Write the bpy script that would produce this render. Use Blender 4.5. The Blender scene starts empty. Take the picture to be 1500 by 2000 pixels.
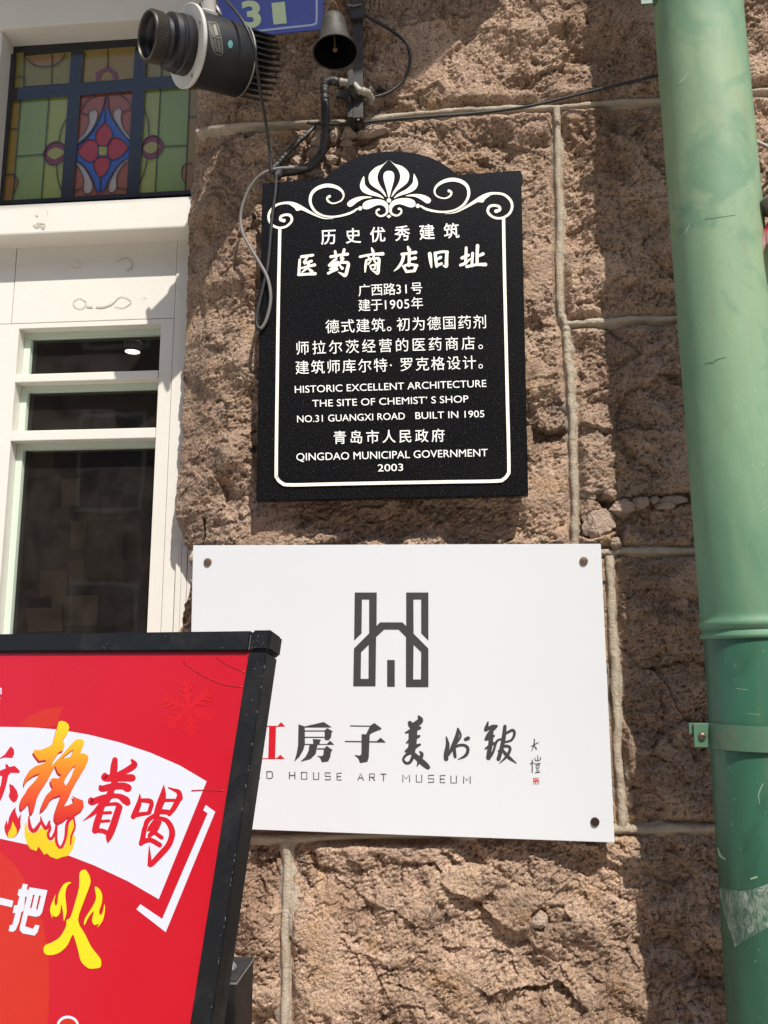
import bpy, bmesh, math, random
import numpy as np
from mathutils import Vector, Matrix

random.seed(7)
scene = bpy.context.scene
COL = scene.collection

# ------------------------------------------------------------------ camera
F_PX = 1700.0                       # focal length in pixels of the 1500 x 2000 photograph
PITCH, YAW = math.radians(9.75), math.radians(5.1)
CAM = np.array([0.0, -1.7, 1.55])
FW = np.array([-math.sin(YAW) * math.cos(PITCH), math.cos(YAW) * math.cos(PITCH), math.sin(PITCH)])
RT = np.array([math.cos(YAW), math.sin(YAW), 0.0])
UP = np.cross(RT, FW)
cd = bpy.data.cameras.new('camera')
cam = bpy.data.objects.new('camera', cd)
COL.objects.link(cam)
cd.sensor_fit = 'VERTICAL'
cd.sensor_height = 24.0
cd.lens = 24.0 * F_PX / 2000.0
cd.clip_start = 0.02
cd.clip_end = 500
cam.matrix_world = Matrix(((RT[0], UP[0], -FW[0], CAM[0]), (RT[1], UP[1], -FW[1], CAM[1]),
                           (RT[2], UP[2], -FW[2], CAM[2]), (0, 0, 0, 1)))
scene.camera = cam

# ------------------------------------------------------------------ light
SUN = np.array([0.46, -1.0, 1.38]); SUN /= np.linalg.norm(SUN)      # towards the sun
SUN_EL = math.asin(SUN[2]); SUN_AZ = math.atan2(SUN[0], SUN[1])
w = bpy.data.worlds.new('World'); scene.world = w; w.use_nodes = True
nt = w.node_tree
bg = nt.nodes['Background']
sky = nt.nodes.new('ShaderNodeTexSky'); sky.sky_type = 'NISHITA'; sky.sun_disc = False
sky.sun_elevation = SUN_EL; sky.sun_rotation = SUN_AZ
nt.links.new(sky.outputs[0], bg.inputs[0]); bg.inputs[1].default_value = 0.15
sl = bpy.data.lights.new('sun', 'SUN'); sl.energy = 4.3; sl.angle = math.radians(0.5); sl.color = (1, .965, .91)
so = bpy.data.objects.new('sun', sl); COL.objects.link(so)
so.rotation_euler = Vector(SUN).to_track_quat('Z', 'Y').to_euler(); so.location = (2, -3, 6)
scene.view_settings.view_transform = 'Standard'
scene.view_settings.look = 'None'
scene.view_settings.exposure = 0.5
scene.view_settings.gamma = 1.0

# ------------------------------------------------------------------ helpers
def srgb(r, g, b):
    return tuple((c / 255 / 12.92 if c / 255 <= .04045 else ((c / 255 + .055) / 1.055) ** 2.4) for c in (r, g, b))

def ray(px, py):
    return FW * F_PX + RT * (px - 750) - UP * (py - 1000)

class Plane:
    """A real plane in the place; pts() reads photo pixels onto it."""
    def __init__(self, p, n):
        self.p = np.array(p, float); self.n = np.array(n, float) / np.linalg.norm(n)
    def at(self, px, py, lift=0.0):
        d = ray(px, py); q = self.p + self.n * lift
        return CAM + d * (((q - CAM) @ self.n) / (d @ self.n))
    def pts(self, xy, lift=0.0):
        return [self.at(a, b, lift) for a, b in xy]

def wallplane(Y):
    return Plane((0, Y, 0), (0, -1, 0))

def P(px, py, Y):
    return wallplane(Y).at(px, py)

def crop(ox, oy, s):
    return lambda u, v: (ox + u / s, oy + v / s)

def tagit(o, label, cat, group=None):
    o['label'] = label; o['category'] = cat
    if group: o['group'] = group
    return o

def wloc(o):
    v = np.zeros(3)
    while o is not None:
        v += np.array(o.location); o = o.parent
    return v

def obj(name, verts, faces, m, parent=None, smooth=False, base=None):
    V = np.asarray(verts, float)
    if parent is not None:
        off = wloc(parent); loc = (0, 0, 0)
    else:
        if base is None:
            base = ((V[:, 0].min() + V[:, 0].max()) / 2, (V[:, 1].min() + V[:, 1].max()) / 2, V[:, 2].min())
        off = np.array(base); loc = tuple(base)
    me = bpy.data.meshes.new(name)
    me.from_pydata((V - off).tolist(), [], [list(map(int, f)) for f in faces])
    me.materials.append(m)
    if smooth:
        me.polygons.foreach_set('use_smooth', [True] * len(me.polygons))
    me.update()
    o = bpy.data.objects.new(name, me); COL.objects.link(o)
    o.location = loc
    if parent is not None: o.parent = parent
    return o

def empty(name, loc, label, cat, group=None):
    o = bpy.data.objects.new(name, None); COL.objects.link(o); o.location = tuple(loc); o.empty_display_size = .05
    return tagit(o, label, cat, group)

class MB:
    def __init__(self): self.v = []; self.f = []
    def add(self, verts, faces):
        k = len(self.v); self.v += [tuple(map(float, q)) for q in verts]; self.f += [[i + k for i in f] for f in faces]
        return self
    def box(self, x0, x1, y0, y1, z0, z1, b=0.0):
        bm = bmesh.new(); bmesh.ops.create_cube(bm, size=1)
        for q in bm.verts:
            q.co = Vector(((x0 + x1) / 2 + q.co.x * (x1 - x0), (y0 + y1) / 2 + q.co.y * (y1 - y0), (z0 + z1) / 2 + q.co.z * (z1 - z0)))
        if b: bmesh.ops.bevel(bm, geom=list(bm.edges), offset=b, segments=2, affect='EDGES', profile=.6)
        return self.bm(bm)
    def bm(self, bm):
        bm.verts.index_update(); vs = [tuple(q.co) for q in bm.verts]; fs = [[q.index for q in f.verts] for f in bm.faces]; bm.free()
        return self.add(vs, fs)
    def hexa(self, a, b, bev=0.0):
        """a, b: matching quads (4 points each), joined to a closed solid."""
        bm = bmesh.new(); va = [bm.verts.new(tuple(q)) for q in a]; vb = [bm.verts.new(tuple(q)) for q in b]
        bm.faces.new(va[::-1]); bm.faces.new(vb)
        n = len(va)
        for i in range(n): bm.faces.new((va[i], va[(i + 1) % n], vb[(i + 1) % n], vb[i]))
        bmesh.ops.recalc_face_normals(bm, faces=bm.faces)
        if bev: bmesh.ops.bevel(bm, geom=list(bm.edges), offset=bev, segments=2, affect='EDGES')
        return self.bm(bm)
    def lathe(self, c, ax, prof, n=40, cap0=False, cap1=False, ph=0.0):
        c = np.array(c, float); ax = np.array(ax, float); ax /= np.linalg.norm(ax)
        u = np.cross(ax, (0, 0, 1) if abs(ax[2]) < .9 else (1, 0, 0)); u /= np.linalg.norm(u); v = np.cross(ax, u)
        vs = []
        for (r, t) in prof:
            for i in range(n):
                a = 2 * math.pi * i / n + ph
                vs.append(c + ax * t + (u * math.cos(a) + v * math.sin(a)) * r)
        fs = []
        for j in range(len(prof) - 1):
            for i in range(n):
                fs.append([j * n + i, j * n + (i + 1) % n, (j + 1) * n + (i + 1) % n, (j + 1) * n + i])
        if cap0: fs.append(list(range(n))[::-1])
        if cap1: fs.append([(len(prof) - 1) * n + i for i in range(n)])
        return self.add(vs, fs)
    def tube(self, path, r, n=10, sub=8, rfun=None, flat=1.0, flatdir=None):
        pts = catmull([np.array(p, float) for p in path], sub)
        N = len(pts); T = [pts[min(i + 1, N - 1)] - pts[max(i - 1, 0)] for i in range(N)]
        T = [t / (np.linalg.norm(t) + 1e-12) for t in T]
        u = np.cross(T[0], (0, 1, 0));
        if np.linalg.norm(u) < 1e-4: u = np.cross(T[0], (1, 0, 0))
        u /= np.linalg.norm(u); vs = []
        for i in range(N):
            u = u - T[i] * (u @ T[i]); u /= np.linalg.norm(u); v = np.cross(T[i], u)
            rr = r[0] + (r[1] - r[0]) * i / (N - 1) if isinstance(r, tuple) else r
            if rfun: rr *= rfun(i / (N - 1), i)
            for k in range(n):
                a = 2 * math.pi * k / n
                vs.append(pts[i] + u * math.cos(a) * rr + v * math.sin(a) * rr)
        fs = [[i * n + k, i * n + (k + 1) % n, (i + 1) * n + (k + 1) % n, (i + 1) * n + k] for i in range(N - 1) for k in range(n)]
        fs.append(list(range(n))[::-1]); fs.append([(N - 1) * n + k for k in range(n)])
        return self.add(vs, fs)
    def build(self, name, m, parent=None, smooth=False, base=None):
        o = obj(name, self.v, self.f, m, parent, smooth, base)
        return o

def catmull(pts, sub=8):
    if len(pts) < 3 or sub <= 1: 
        if len(pts) == 2 and sub > 1: return [pts[0] + (pts[1] - pts[0]) * i / sub for i in range(sub + 1)]
        return pts
    out = []
    Q = [2 * pts[0] - pts[1]] + list(pts) + [2 * pts[-1] - pts[-2]]
    for i in range(1, len(Q) - 2):
        a, b, c, d = Q[i - 1], Q[i], Q[i + 1], Q[i + 2]
        for k in range(sub):
            t = k / sub
            out.append(.5 * ((2 * b) + (-a + c) * t + (2 * a - 5 * b + 4 * c - d) * t * t + (-a + 3 * b - 3 * c + d) * t ** 3))
    out.append(pts[-1])
    return out

def autosmooth(o, deg=35):
    me = o.data
    me.polygons.foreach_set('use_smooth', [True] * len(me.polygons))
    bm = bmesh.new(); bm.from_mesh(me)
    lim = math.radians(deg)
    for e in bm.edges:
        if len(e.link_faces) == 2 and e.calc_face_angle(0) > lim: e.smooth = False
    bm.to_mesh(me); bm.free()
    return o

# ---- flat paint: strokes, filled outlines and lettering laid on a plane
class Paint:
    """Collects flat painted shapes; authored as photo pixels read onto a real plane, each a hair above the last."""
    def __init__(self, plane, lift=0.0006, step=0.00002, mp=None):
        self.pl = plane; self.l = lift; self.s = step; self.v = []; self.f = []; self.mp = mp or (lambda u, v: (u, v))
    def lay(self, xy, faces):
        k = len(self.v); self.v += [tuple(q) for q in self.pl.pts(xy, self.l)]
        self.f += [[i + k for i in f] for f in faces]; self.l += self.s
    def stroke(self, pts, sub=6, scale=1.0, cap=True, mp=None):
        mp = mp or self.mp
        q = []
        for p in pts:
            x, y = mp(p[0], p[1]); x2, y2 = mp(p[0] + 1, p[1]); q.append(np.array([x, y, p[2] * math.hypot(x2 - x, y2 - y) * scale]))
        c = catmull(q, sub); N = len(c); vs = []; fs = []
        for i in range(N):
            t = c[min(i + 1, N - 1)][:2] - c[max(i - 1, 0)][:2]; t /= (np.linalg.norm(t) + 1e-9); nn = np.array([-t[1], t[0]]); h = max(c[i][2], .05) / 2
            vs += [tuple(c[i][:2] + nn * h), tuple(c[i][:2] - nn * h)]
            if i: fs.append([2 * i - 2, 2 * i - 1, 2 * i + 1, 2 * i])
        if cap:
            for e, sgn in ((0, -1), (N - 1, 1)):
                a = c[max(e - 1, 0)][:2] if e else c[0][:2]; b = c[e][:2] if e else c[1][:2]
                t = (b - a) / (np.linalg.norm(b - a) + 1e-9); nn = np.array([-t[1], t[0]]); h = max(c[e][2], .05) / 2; k = len(vs)
                arc = [tuple(c[e][:2] + nn * h * math.cos(g) + sgn * t * h * math.sin(g)) for g in np.linspace(0, math.pi, 7)]
                vs += arc; fs.append(list(range(k, k + 7)))
        self.lay(vs, fs)
    def strokes(self, L, **k):
        for s in L: self.stroke(s, **k)
    def poly(self, outline, holes=(), smooth=0, mp=None):
        mp = mp or self.mp
        cu = bpy.data.curves.new('tmp', 'CURVE'); cu.dimensions = '2D'; cu.fill_mode = 'BOTH'
        for ring in [outline] + list(holes):
            r = [np.array(mp(*q)) for q in ring]
            if smooth:
                n = len(r); rr = r[-2:] + r + r[:3]; c = catmull(rr, smooth); r = c[2 * smooth:2 * smooth + n * smooth]
            sp = cu.splines.new('POLY'); sp.points.add(len(r) - 1)
            for i, q in enumerate(r): sp.points[i].co = (q[0], -q[1], 0, 1)
            sp.use_cyclic_u = True
        o = bpy.data.objects.new('tmp', cu)
        self._eat(o, lambda x, y: (x, -y))
    def disc(self, cx, cy, r, n=20, mp=None):
        mp = mp or self.mp
        x, y = mp(cx, cy); x2, y2 = mp(cx + r, cy); h = math.hypot(x2 - x, y2 - y)
        self.lay([(x + h * math.cos(a), y + h * math.sin(a)) for a in np.linspace(0, 2 * math.pi, n, endpoint=False)], [list(range(n))])
    def _eat(self, o, fn):
        COL.objects.link(o)
        dg = bpy.context.evaluated_depsgraph_get(); dg.update()
        me = bpy.data.meshes.new_from_object(o.evaluated_get(dg))
        top = {}
        xy = [fn(q.co.x, q.co.y) for q in me.vertices]
        fs = [list(p.vertices) for p in me.polygons]
        if fs: self.lay(xy, fs)
        bpy.data.meshes.remove(me); d = o.data; bpy.data.objects.remove(o); bpy.data.curves.remove(d)
    def text(self, body, x0, y0, x1, y1, size, bold=0.0, spaced=False, shrink='。·', mono=1.0):
        """Lettering from (x0,y0) to (x1,y1): y is the glyph centre line if spaced (CJK cells), else the baseline and size the cap height."""
        d = np.array([x1 - x0, y1 - y0], float); L = np.linalg.norm(d); d /= L; n = np.array([-d[1], d[0]])
        def fo(s):
            cu = bpy.data.curves.new('tmp', 'FONT'); cu.body = s; cu.size = 1; cu.offset = bold; cu.resolution_u = 4
            cu.fill_mode = 'FRONT'
            return bpy.data.objects.new('tmp', cu)
        if spaced:
            def wt(c): return .58 if c in '0123456789' else (.62 if c in shrink else 1.0)
            tot = sum(wt(c) for c in body); gaps = len(body) - 1
            k = size; gap = (L - tot * k) / max(gaps, 1); x = 0
            for c in body:
                o = fo(c); s = k / .95
                ox = x
                self._eat(o, lambda a, b: tuple(np.array([x0, y0]) + d * (ox + a * s) - n * (b - .345) * s))
                x += wt(c) * k + gap
        else:
            o = fo(body); COL.objects.link(o); dg = bpy.context.evaluated_depsgraph_get(); dg.update()
            me = bpy.data.meshes.new_from_object(o.evaluated_get(dg)); xs = [q.co.x for q in me.vertices]; bpy.data.meshes.remove(me)
            COL.objects.unlink(o)
            a0, a1 = min(xs), max(xs); sx = L / (a1 - a0); sy = size / .727
            self._eat(o, lambda a, b: tuple(np.array([x0, y0]) + d * ((a - a0) * sx) - n * b * sy))
    def build(self, name, m, parent):
        return obj(name, self.v, self.f, m, parent)

# ------------------------------------------------------------------ materials
def newmat(name):
    m = bpy.data.materials.new(name); m.use_nodes = True
    t = m.node_tree; return m, t, t.nodes['Principled BSDF']

def node(t, kind, **k):
    n = t.nodes.new(kind)
    for a, b in k.items():
        if a == 'ins':
            for i, v in b.items(): n.inputs[i].default_value = v
        else: setattr(n, a, b)
    return n

def noise(t, co, scale, detail=4, rough=.55, dist=0.0):
    n = node(t, 'ShaderNodeTexNoise', ins={'Scale': scale, 'Detail': detail, 'Roughness': rough, 'Distortion': dist})
    t.links.new(co, n.inputs['Vector']); return n.outputs['Fac']

def ramp(t, fac, stops):
    r = t.nodes.new('ShaderNodeValToRGB'); e = r.color_ramp.elements
    while len(e) < len(stops): e.new(.5)
    for i, (p, c) in enumerate(stops):
        e[i].position = p; e[i].color = (*c, 1) if len(c) == 3 else c
    t.links.new(fac, r.inputs[0]); return r.outputs[0]

def mixc(t, fac, a, b, mode='MIX'):
    n = t.nodes.new('ShaderNodeMix'); n.data_type = 'RGBA'; n.blend_type = mode
    for i, x in ((0, fac), (6, a), (7, b)):
        if hasattr(x, 'is_linked') or isinstance(x, bpy.types.NodeSocket): t.links.new(x, n.inputs[i])
        else: n.inputs[i].default_value = x if i == 0 else ((*x, 1) if len(x) == 3 else x)
    return n.outputs[2]

def objco(t, scale=(1, 1, 1)):
    c = t.nodes.new('ShaderNodeTexCoord'); mp = t.nodes.new('ShaderNodeMapping'); mp.inputs['Scale'].default_value = scale
    t.links.new(c.outputs['Object'], mp.inputs[0]); return mp.outputs[0]

def bump(t, bs, h, dist=.001, strength=1.0):
    b = node(t, 'ShaderNodeBump', ins={'Strength': strength, 'Distance': dist}); t.links.new(h, b.inputs['Height']); t.links.new(b.outputs[0], bs.inputs['Normal'])

def simple(name, col, rough=.5, metal=0.0, var=.15, vscale=30, bscale=0, bdist=.0005, spec=.5, dust=None, dustamt=.5):
    """paint or metal: base colour with mottling, optional dust patches, roughness variation and fine bump."""
    m, t, b = newmat(name); co = objco(t)
    n1 = noise(t, co, vscale, 5, .6)
    c = mixc(t, n1, tuple(x * (1 - var) for x in col), tuple(min(1, x * (1 + var)) for x in col))
    if dust:
        n2 = noise(t, co, vscale * .45, 7, .7, .6)
        f = ramp(t, n2, [(.5, (0, 0, 0)), (.75, (dustamt,) * 3)])
        c = mixc(t, f, c, dust)
    t.links.new(c, b.inputs['Base Color'])
    rr = node(t, 'ShaderNodeMapRange', ins={'To Min': max(0, rough - .1), 'To Max': min(1, rough + .12)}); t.links.new(noise(t, co, vscale * 2.1, 4), rr.inputs[0])
    t.links.new(rr.outputs[0], b.inputs['Roughness']); b.inputs['Metallic'].default_value = metal; b.inputs['Specular IOR Level'].default_value = spec
    if bscale: bump(t, b, noise(t, co, bscale, 5, .6), bdist)
    return m

def stone_mat():
    m, t, b = newmat('pink_granite'); co = objco(t)
    big = noise(t, co, 3.2, 4, .6, .4); mid = noise(t, co, 17, 5, .65, .3); fine = noise(t, co, 150, 3, .6); tiny = noise(t, co, 420, 2, .6)
    c = ramp(t, big, [(.3, srgb(168, 142, 118)), (.5, srgb(184, 158, 134)), (.7, srgb(158, 136, 116))])
    pink = ramp(t, mid, [(.42, (0, 0, 0)), (.66, (.6, .6, .6))])
    c = mixc(t, pink, c, srgb(198, 166, 146))
    och = ramp(t, noise(t, co, 7.5, 6, .7, .5), [(.55, (0, 0, 0)), (.72, (.75, .75, .75))])
    c = mixc(t, och, c, srgb(176, 138, 88))
    gry = ramp(t, noise(t, co, 13, 6, .72, .3), [(.55, (0, 0, 0)), (.72, (.75, .75, .75))])
    c = mixc(t, gry, c, srgb(128, 116, 108))
    brn = ramp(t, noise(t, co, 34, 6, .75, .4), [(.54, (0, 0, 0)), (.70, (.7, .7, .7))])
    c = mixc(t, brn, c, srgb(108, 82, 66))
    dk = ramp(t, fine, [(.36, (.75, .75, .75)), (.47, (0, 0, 0))])
    c = mixc(t, dk, c, srgb(78, 60, 50))
    lt = ramp(t, noise(t, co, 250, 3, .65), [(.54, (0, 0, 0)), (.66, (.6, .6, .6))])
    c = mixc(t, lt, c, srgb(226, 204, 184))
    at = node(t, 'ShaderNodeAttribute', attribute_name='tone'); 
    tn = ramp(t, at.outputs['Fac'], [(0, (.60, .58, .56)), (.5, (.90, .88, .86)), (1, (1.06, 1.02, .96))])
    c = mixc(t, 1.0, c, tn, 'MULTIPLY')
    soot = ramp(t, noise(t, co, 4.4, 6, .72, .8), [(.46, (1, 1, 1)), (.64, (.58, .54, .51))])
    c = mixc(t, 1.0, c, soot, 'MULTIPLY')
    t.links.new(c, b.inputs['Base Color']); b.inputs['Roughness'].default_value = .85; b.inputs['Specular IOR Level'].default_value = .25
    h1 = node(t, 'ShaderNodeMath', operation='MULTIPLY_ADD', ins={1: .5}); t.links.new(tiny, h1.inputs[0]); t.links.new(fine, h1.inputs[2])
    bump(t, b, h1.outputs[0], .006, 1.0)
    return m

M = {}
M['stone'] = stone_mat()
M['mortar'] = simple('mortar', srgb(168, 155, 136), .88, var=.22, vscale=34, bscale=190, bdist=.004, spec=.2, dust=srgb(124, 106, 88), dustamt=.75)
M['rubble'] = simple('rubble_stone', srgb(172, 150, 132), .9, var=.45, vscale=140, bscale=260, bdist=.006, spec=.2, dust=srgb(150, 140, 122), dustamt=.7)
M['white_paint'] = simple('white_gloss_paint', srgb(212, 207, 196), .38, var=.04, vscale=9, bscale=14, bdist=.0015, dust=srgb(202, 194, 178), dustamt=.35)
M['white_acrylic'] = simple('white_acrylic', srgb(201, 202, 202), .16, var=.015, vscale=6, spec=.5)
M['ink'] = simple('dark_grey_ink', srgb(58, 56, 56), .4, var=.08)
M['red_ink'] = simple('red_ink', srgb(186, 22, 34), .4, var=.05)
M['cream_paint'] = simple('cream_inlay_paint', srgb(238, 236, 216), .6, var=.04, vscale=60, spec=.2)
M['pale_letter'] = simple('pale_letter_paint', srgb(238, 238, 230), .6, var=.03, vscale=60, spec=.2)

def granite_black():
    m, t, b = newmat('polished_black_granite'); co = objco(t)
    c = ramp(t, noise(t, co, 330, 4, .75), [(.48, srgb(12, 12, 13)), (.60, srgb(26, 25, 27)), (.72, srgb(96, 94, 94))])
    c = mixc(t, ramp(t, noise(t, co, 9, 5, .6), [(.4, (0, 0, 0)), (.8, (.4, .4, .4))]), c, srgb(28, 26, 25))
    t.links.new(c, b.inputs['Base Color']); b.inputs['Roughness'].default_value = .22; b.inputs['Specular IOR Level'].default_value = .3
    return m
M['granite'] = granite_black()

def pipe_mat(name, base, faded, patch, amt, rough, grad=False):
    m, t, b = newmat(name); co = objco(t); co2 = objco(t, (1, 1, .35))
    n1 = noise(t, co2, 7, 5, .6, .6)
    c = ramp(t, n1, [(.3, base), (.62, faded)])
    if grad:      # the lower half has kept more of its green
        tc = t.nodes.new('ShaderNodeTexCoord'); sp_ = t.nodes.new('ShaderNodeSeparateXYZ'); t.links.new(tc.outputs['Object'], sp_.inputs[0])
        mr = node(t, 'ShaderNodeMapRange', ins={'From Min': 2.35, 'From Max': 1.6}); t.links.new(sp_.outputs['Z'], mr.inputs[0])
        nm = node(t, 'ShaderNodeMath', operation='MULTIPLY_ADD', ins={1: .8, 2: -.4}); t.links.new(noise(t, co2, 5, 4), nm.inputs[0])
        ad = node(t, 'ShaderNodeMath', operation='ADD', use_clamp=True); t.links.new(mr.outputs[0], ad.inputs[0]); t.links.new(nm.outputs[0], ad.inputs[1])
        c = mixc(t, ad.outputs[0], c, ramp(t, n1, [(.3, srgb(70, 114, 88)), (.65, srgb(102, 136, 104))]))
    p = ramp(t, noise(t, co, 6.5, 4, .55, 1.2), [(.54, (0, 0, 0)), (.64, (amt,) * 3), (.74, (amt * .8,) * 3)])
    c = mixc(t, p, c, patch)
    sp = ramp(t, noise(t, co, 160, 2, .5), [(.7, (0, 0, 0)), (.76, (.22,) * 3)])
    c = mixc(t, sp, c, srgb(200, 206, 180))
    dr = ramp(t, noise(t, objco(t, (1, 1, .12)), 38, 5, .65), [(.52, (0, 0, 0)), (.75, (.28,) * 3)])
    c = mixc(t, dr, c, srgb(112, 104, 78))
    t.links.new(c, b.inputs['Base Color']); b.inputs['Roughness'].default_value = rough; b.inputs['Specular IOR Level'].default_value = .35
    bump(t, b, noise(t, co, 25, 4), .0008, .6)
    return m
M['pipe_up'] = pipe_mat('faded_green_paint', srgb(92, 124, 98), srgb(130, 150, 116), srgb(82, 122, 96), .6, .62, True)
M['pipe_mid'] = pipe_mat('green_paint_upper', srgb(96, 152, 118), srgb(136, 172, 128), srgb(84, 142, 112), .7, .5)
M['pipe_low'] = pipe_mat('dark_green_paint', srgb(38, 76, 57), srgb(50, 94, 71), srgb(36, 70, 52), .5, .42)
M['clamp'] = simple('green_clamp_paint', srgb(70, 104, 80), .5, var=.2, vscale=40, dust=srgb(128, 98, 66), dustamt=.6)
M['black_metal'] = simple('black_powder_coat', srgb(15, 14, 14), .5, spec=.3, var=.2, vscale=25, dust=srgb(92, 88, 84), dustamt=.18, bscale=300, bdist=.0002)
M['black_dusty'] = simple('dusty_black_metal', srgb(15, 14, 14), .5, var=.25, vscale=40, dust=srgb(84, 76, 68), dustamt=.2, bscale=200, bdist=.0003)
M['lens_black'] = simple('black_lens_ring', srgb(14, 13, 13), .45, var=.2, vscale=60, dust=srgb(100, 90, 74), dustamt=.16)
M['brass_worn'] = simple('worn_brass_edge', srgb(74, 66, 52), .45, .5, var=.3, vscale=60)
M['alu'] = simple('grey_white_flange', srgb(190, 186, 178), .5, var=.12, vscale=25, dust=srgb(110, 98, 82), dustamt=.5)
M['steel'] = simple('galvanised_steel', srgb(150, 146, 140), .45, .6, var=.25, vscale=60, dust=srgb(96, 84, 70), dustamt=.6)
M['rust'] = simple('rusty_iron', srgb(104, 72, 50), .7, .2, var=.35, vscale=60, bscale=200, bdist=.0006)
M['bracket'] = simple('dark_painted_iron', srgb(42, 39, 36), .55, .2, var=.25, vscale=50, dust=srgb(104, 94, 80), dustamt=.4)
M['tape'] = simple('black_insulating_tape', srgb(34, 31, 29), .55, var=.3, vscale=60, dust=srgb(92, 82, 70), dustamt=.5, bscale=90, bdist=.001)
M['cable'] = simple('black_cable', srgb(28, 27, 27), .5, var=.2, vscale=60, dust=srgb(90, 84, 76), dustamt=.3)
M['grey_cable'] = simple('grey_cable', srgb(104, 98, 92), .55, var=.2, vscale=60, dust=srgb(140, 130, 118), dustamt=.5)
M['pvc'] = simple('dirty_white_conduit', srgb(140, 132, 118), .5, var=.2, vscale=50, dust=srgb(96, 84, 66), dustamt=.6)
M['bell'] = simple('aged_bronze', srgb(58, 55, 50), .55, .3, var=.25, vscale=50, dust=srgb(126, 116, 100), dustamt=.5)
M['bell_in'] = simple('dark_bell_inside', srgb(6, 5, 5), .95, var=.3, vscale=50, spec=.05)
M['blue'] = simple('blue_enamel', srgb(76, 90, 170), .4, var=.14, vscale=25, dust=srgb(108, 110, 160), dustamt=.4, bscale=60, bdist=.0004)
M['plate_ink'] = simple('pale_green_numeral', srgb(214, 228, 180), .5, var=.06, vscale=40)
M['plate_line'] = simple('pale_blue_line', srgb(190, 200, 222), .5, var=.08, vscale=40)
M['poster_red'] = simple('poster_red', srgb(172, 10, 26), .3, var=.05, vscale=5)
M['poster_white'] = simple('poster_white', srgb(190, 190, 196), .3, var=.02, vscale=5)
M['poster_orange'] = simple('poster_orange_red', srgb(176, 34, 14), .3, var=.08, vscale=8)
M['poster_flake'] = simple('poster_faint_flake', srgb(177, 14, 22), .3, var=.08, vscale=8)
M['poster_letter'] = simple('poster_red_letter', srgb(178, 14, 26), .3, var=.04, vscale=8)
M['poster_dark'] = simple('poster_dark_red', srgb(150, 16, 28), .3, var=.08, vscale=8)
M['flame'] = simple('poster_yellow', srgb(206, 168, 10), .3, var=.06, vscale=16)
M['fire_yellow'] = simple('poster_bright_yellow', srgb(212, 184, 14), .3, var=.06, vscale=16)
def grad_mat(name, stops, axis='Z', z0=0.0, z1=1.0, rough=.3):
    m, t, b = newmat(name); c = t.nodes.new('ShaderNodeTexCoord'); s = t.nodes.new('ShaderNodeSeparateXYZ'); t.links.new(c.outputs['Object'], s.inputs[0])
    r = node(t, 'ShaderNodeMapRange', ins={'From Min': z0, 'From Max': z1}); t.links.new(s.outputs[axis], r.inputs[0])
    t.links.new(ramp(t, r.outputs[0], stops), b.inputs['Base Color']); b.inputs['Roughness'].default_value = rough
    return m
M['screw'] = simple('bronze_screw', srgb(124, 102, 84), .4, .7, var=.3, vscale=200)
M['screw_dark'] = simple('dark_bronze_screw', srgb(66, 50, 42), .4, .7, var=.3, vscale=200)
M['plug'] = simple('wall_plug', srgb(178, 146, 98), .6, var=.2)
M['dark_hole'] = simple('dark_bolt', srgb(34, 28, 26), .6, var=.2)
M['wood_sign'] = simple('brown_varnished_wood', srgb(104, 62, 34), .4, var=.3, vscale=30)
M['pavement'] = simple('pavement_stone', srgb(184, 176, 164), .85, var=.15, vscale=6, bscale=60, bdist=.002)
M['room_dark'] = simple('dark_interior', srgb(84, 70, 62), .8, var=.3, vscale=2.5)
M['paper'] = simple('standin_paper', srgb(178, 154, 122), .8, var=.25, vscale=12)
M['paper_dark'] = simple('standin_print', srgb(120, 100, 84), .8, var=.4, vscale=14)
M['sash'] = simple('pale_green_sash', srgb(196, 208, 190), .45, var=.05, vscale=12)
# stained glass film colours
SG = {'yg': (150, 158, 82), 'green': (132, 152, 84), 'olive': (134, 126, 62), 'amber': (146, 122, 56), 'tan': (150, 110, 60), 'brick': (150, 86, 62),
      'red': (166, 48, 50), 'blue': (58, 88, 164), 'white': (176, 164, 158), 'plum': (120, 52, 62), 'centre': (154, 150, 80), 'black': (34, 35, 38)}
for k, c in SG.items():
    c = tuple(v * .92 for v in c)
    M['sg_' + k] = simple('stained_' + k, srgb(*c), .14, var=.07, vscale=40, spec=.5)

def glass_mat():
    m = bpy.data.materials.new('window_glass'); m.use_nodes = True; t = m.node_tree; t.nodes.clear()
    o = t.nodes.new('ShaderNodeOutputMaterial'); tr = node(t, 'ShaderNodeBsdfTransparent', ins={0: (.72, .72, .7, 1)}); g = node(t, 'ShaderNodeBsdfGlossy', ins={'Roughness': .02})
    fr = node(t, 'ShaderNodeFresnel', ins={'IOR': 1.45}); mx = t.nodes.new('ShaderNodeMixShader')
    t.links.new(fr.outputs[0], mx.inputs[0]); t.links.new(tr.outputs[0], mx.inputs[1]); t.links.new(g.outputs[0], mx.inputs[2])
    co = objco(t); b = node(t, 'ShaderNodeBump', ins={'Strength': .3, 'Distance': .0006}); t.links.new(noise(t, co, 9, 2), b.inputs['Height']); t.links.new(b.outputs[0], g.inputs['Normal'])
    df = node(t, 'ShaderNodeBsdfDiffuse', ins={0: (*srgb(150, 138, 128), 1)}); m2 = t.nodes.new('ShaderNodeMixShader')      # film of street dust
    t.links.new(ramp(t, noise(t, co, 14, 6, .7, .4), [(.35, (.02,) * 3), (.7, (.07,) * 3)]), m2.inputs[0]); t.links.new(mx.outputs[0], m2.inputs[1]); t.links.new(df.outputs[0], m2.inputs[2])
    t.links.new(m2.outputs[0], o.inputs[0]); return m
M['glass'] = glass_mat()

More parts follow.
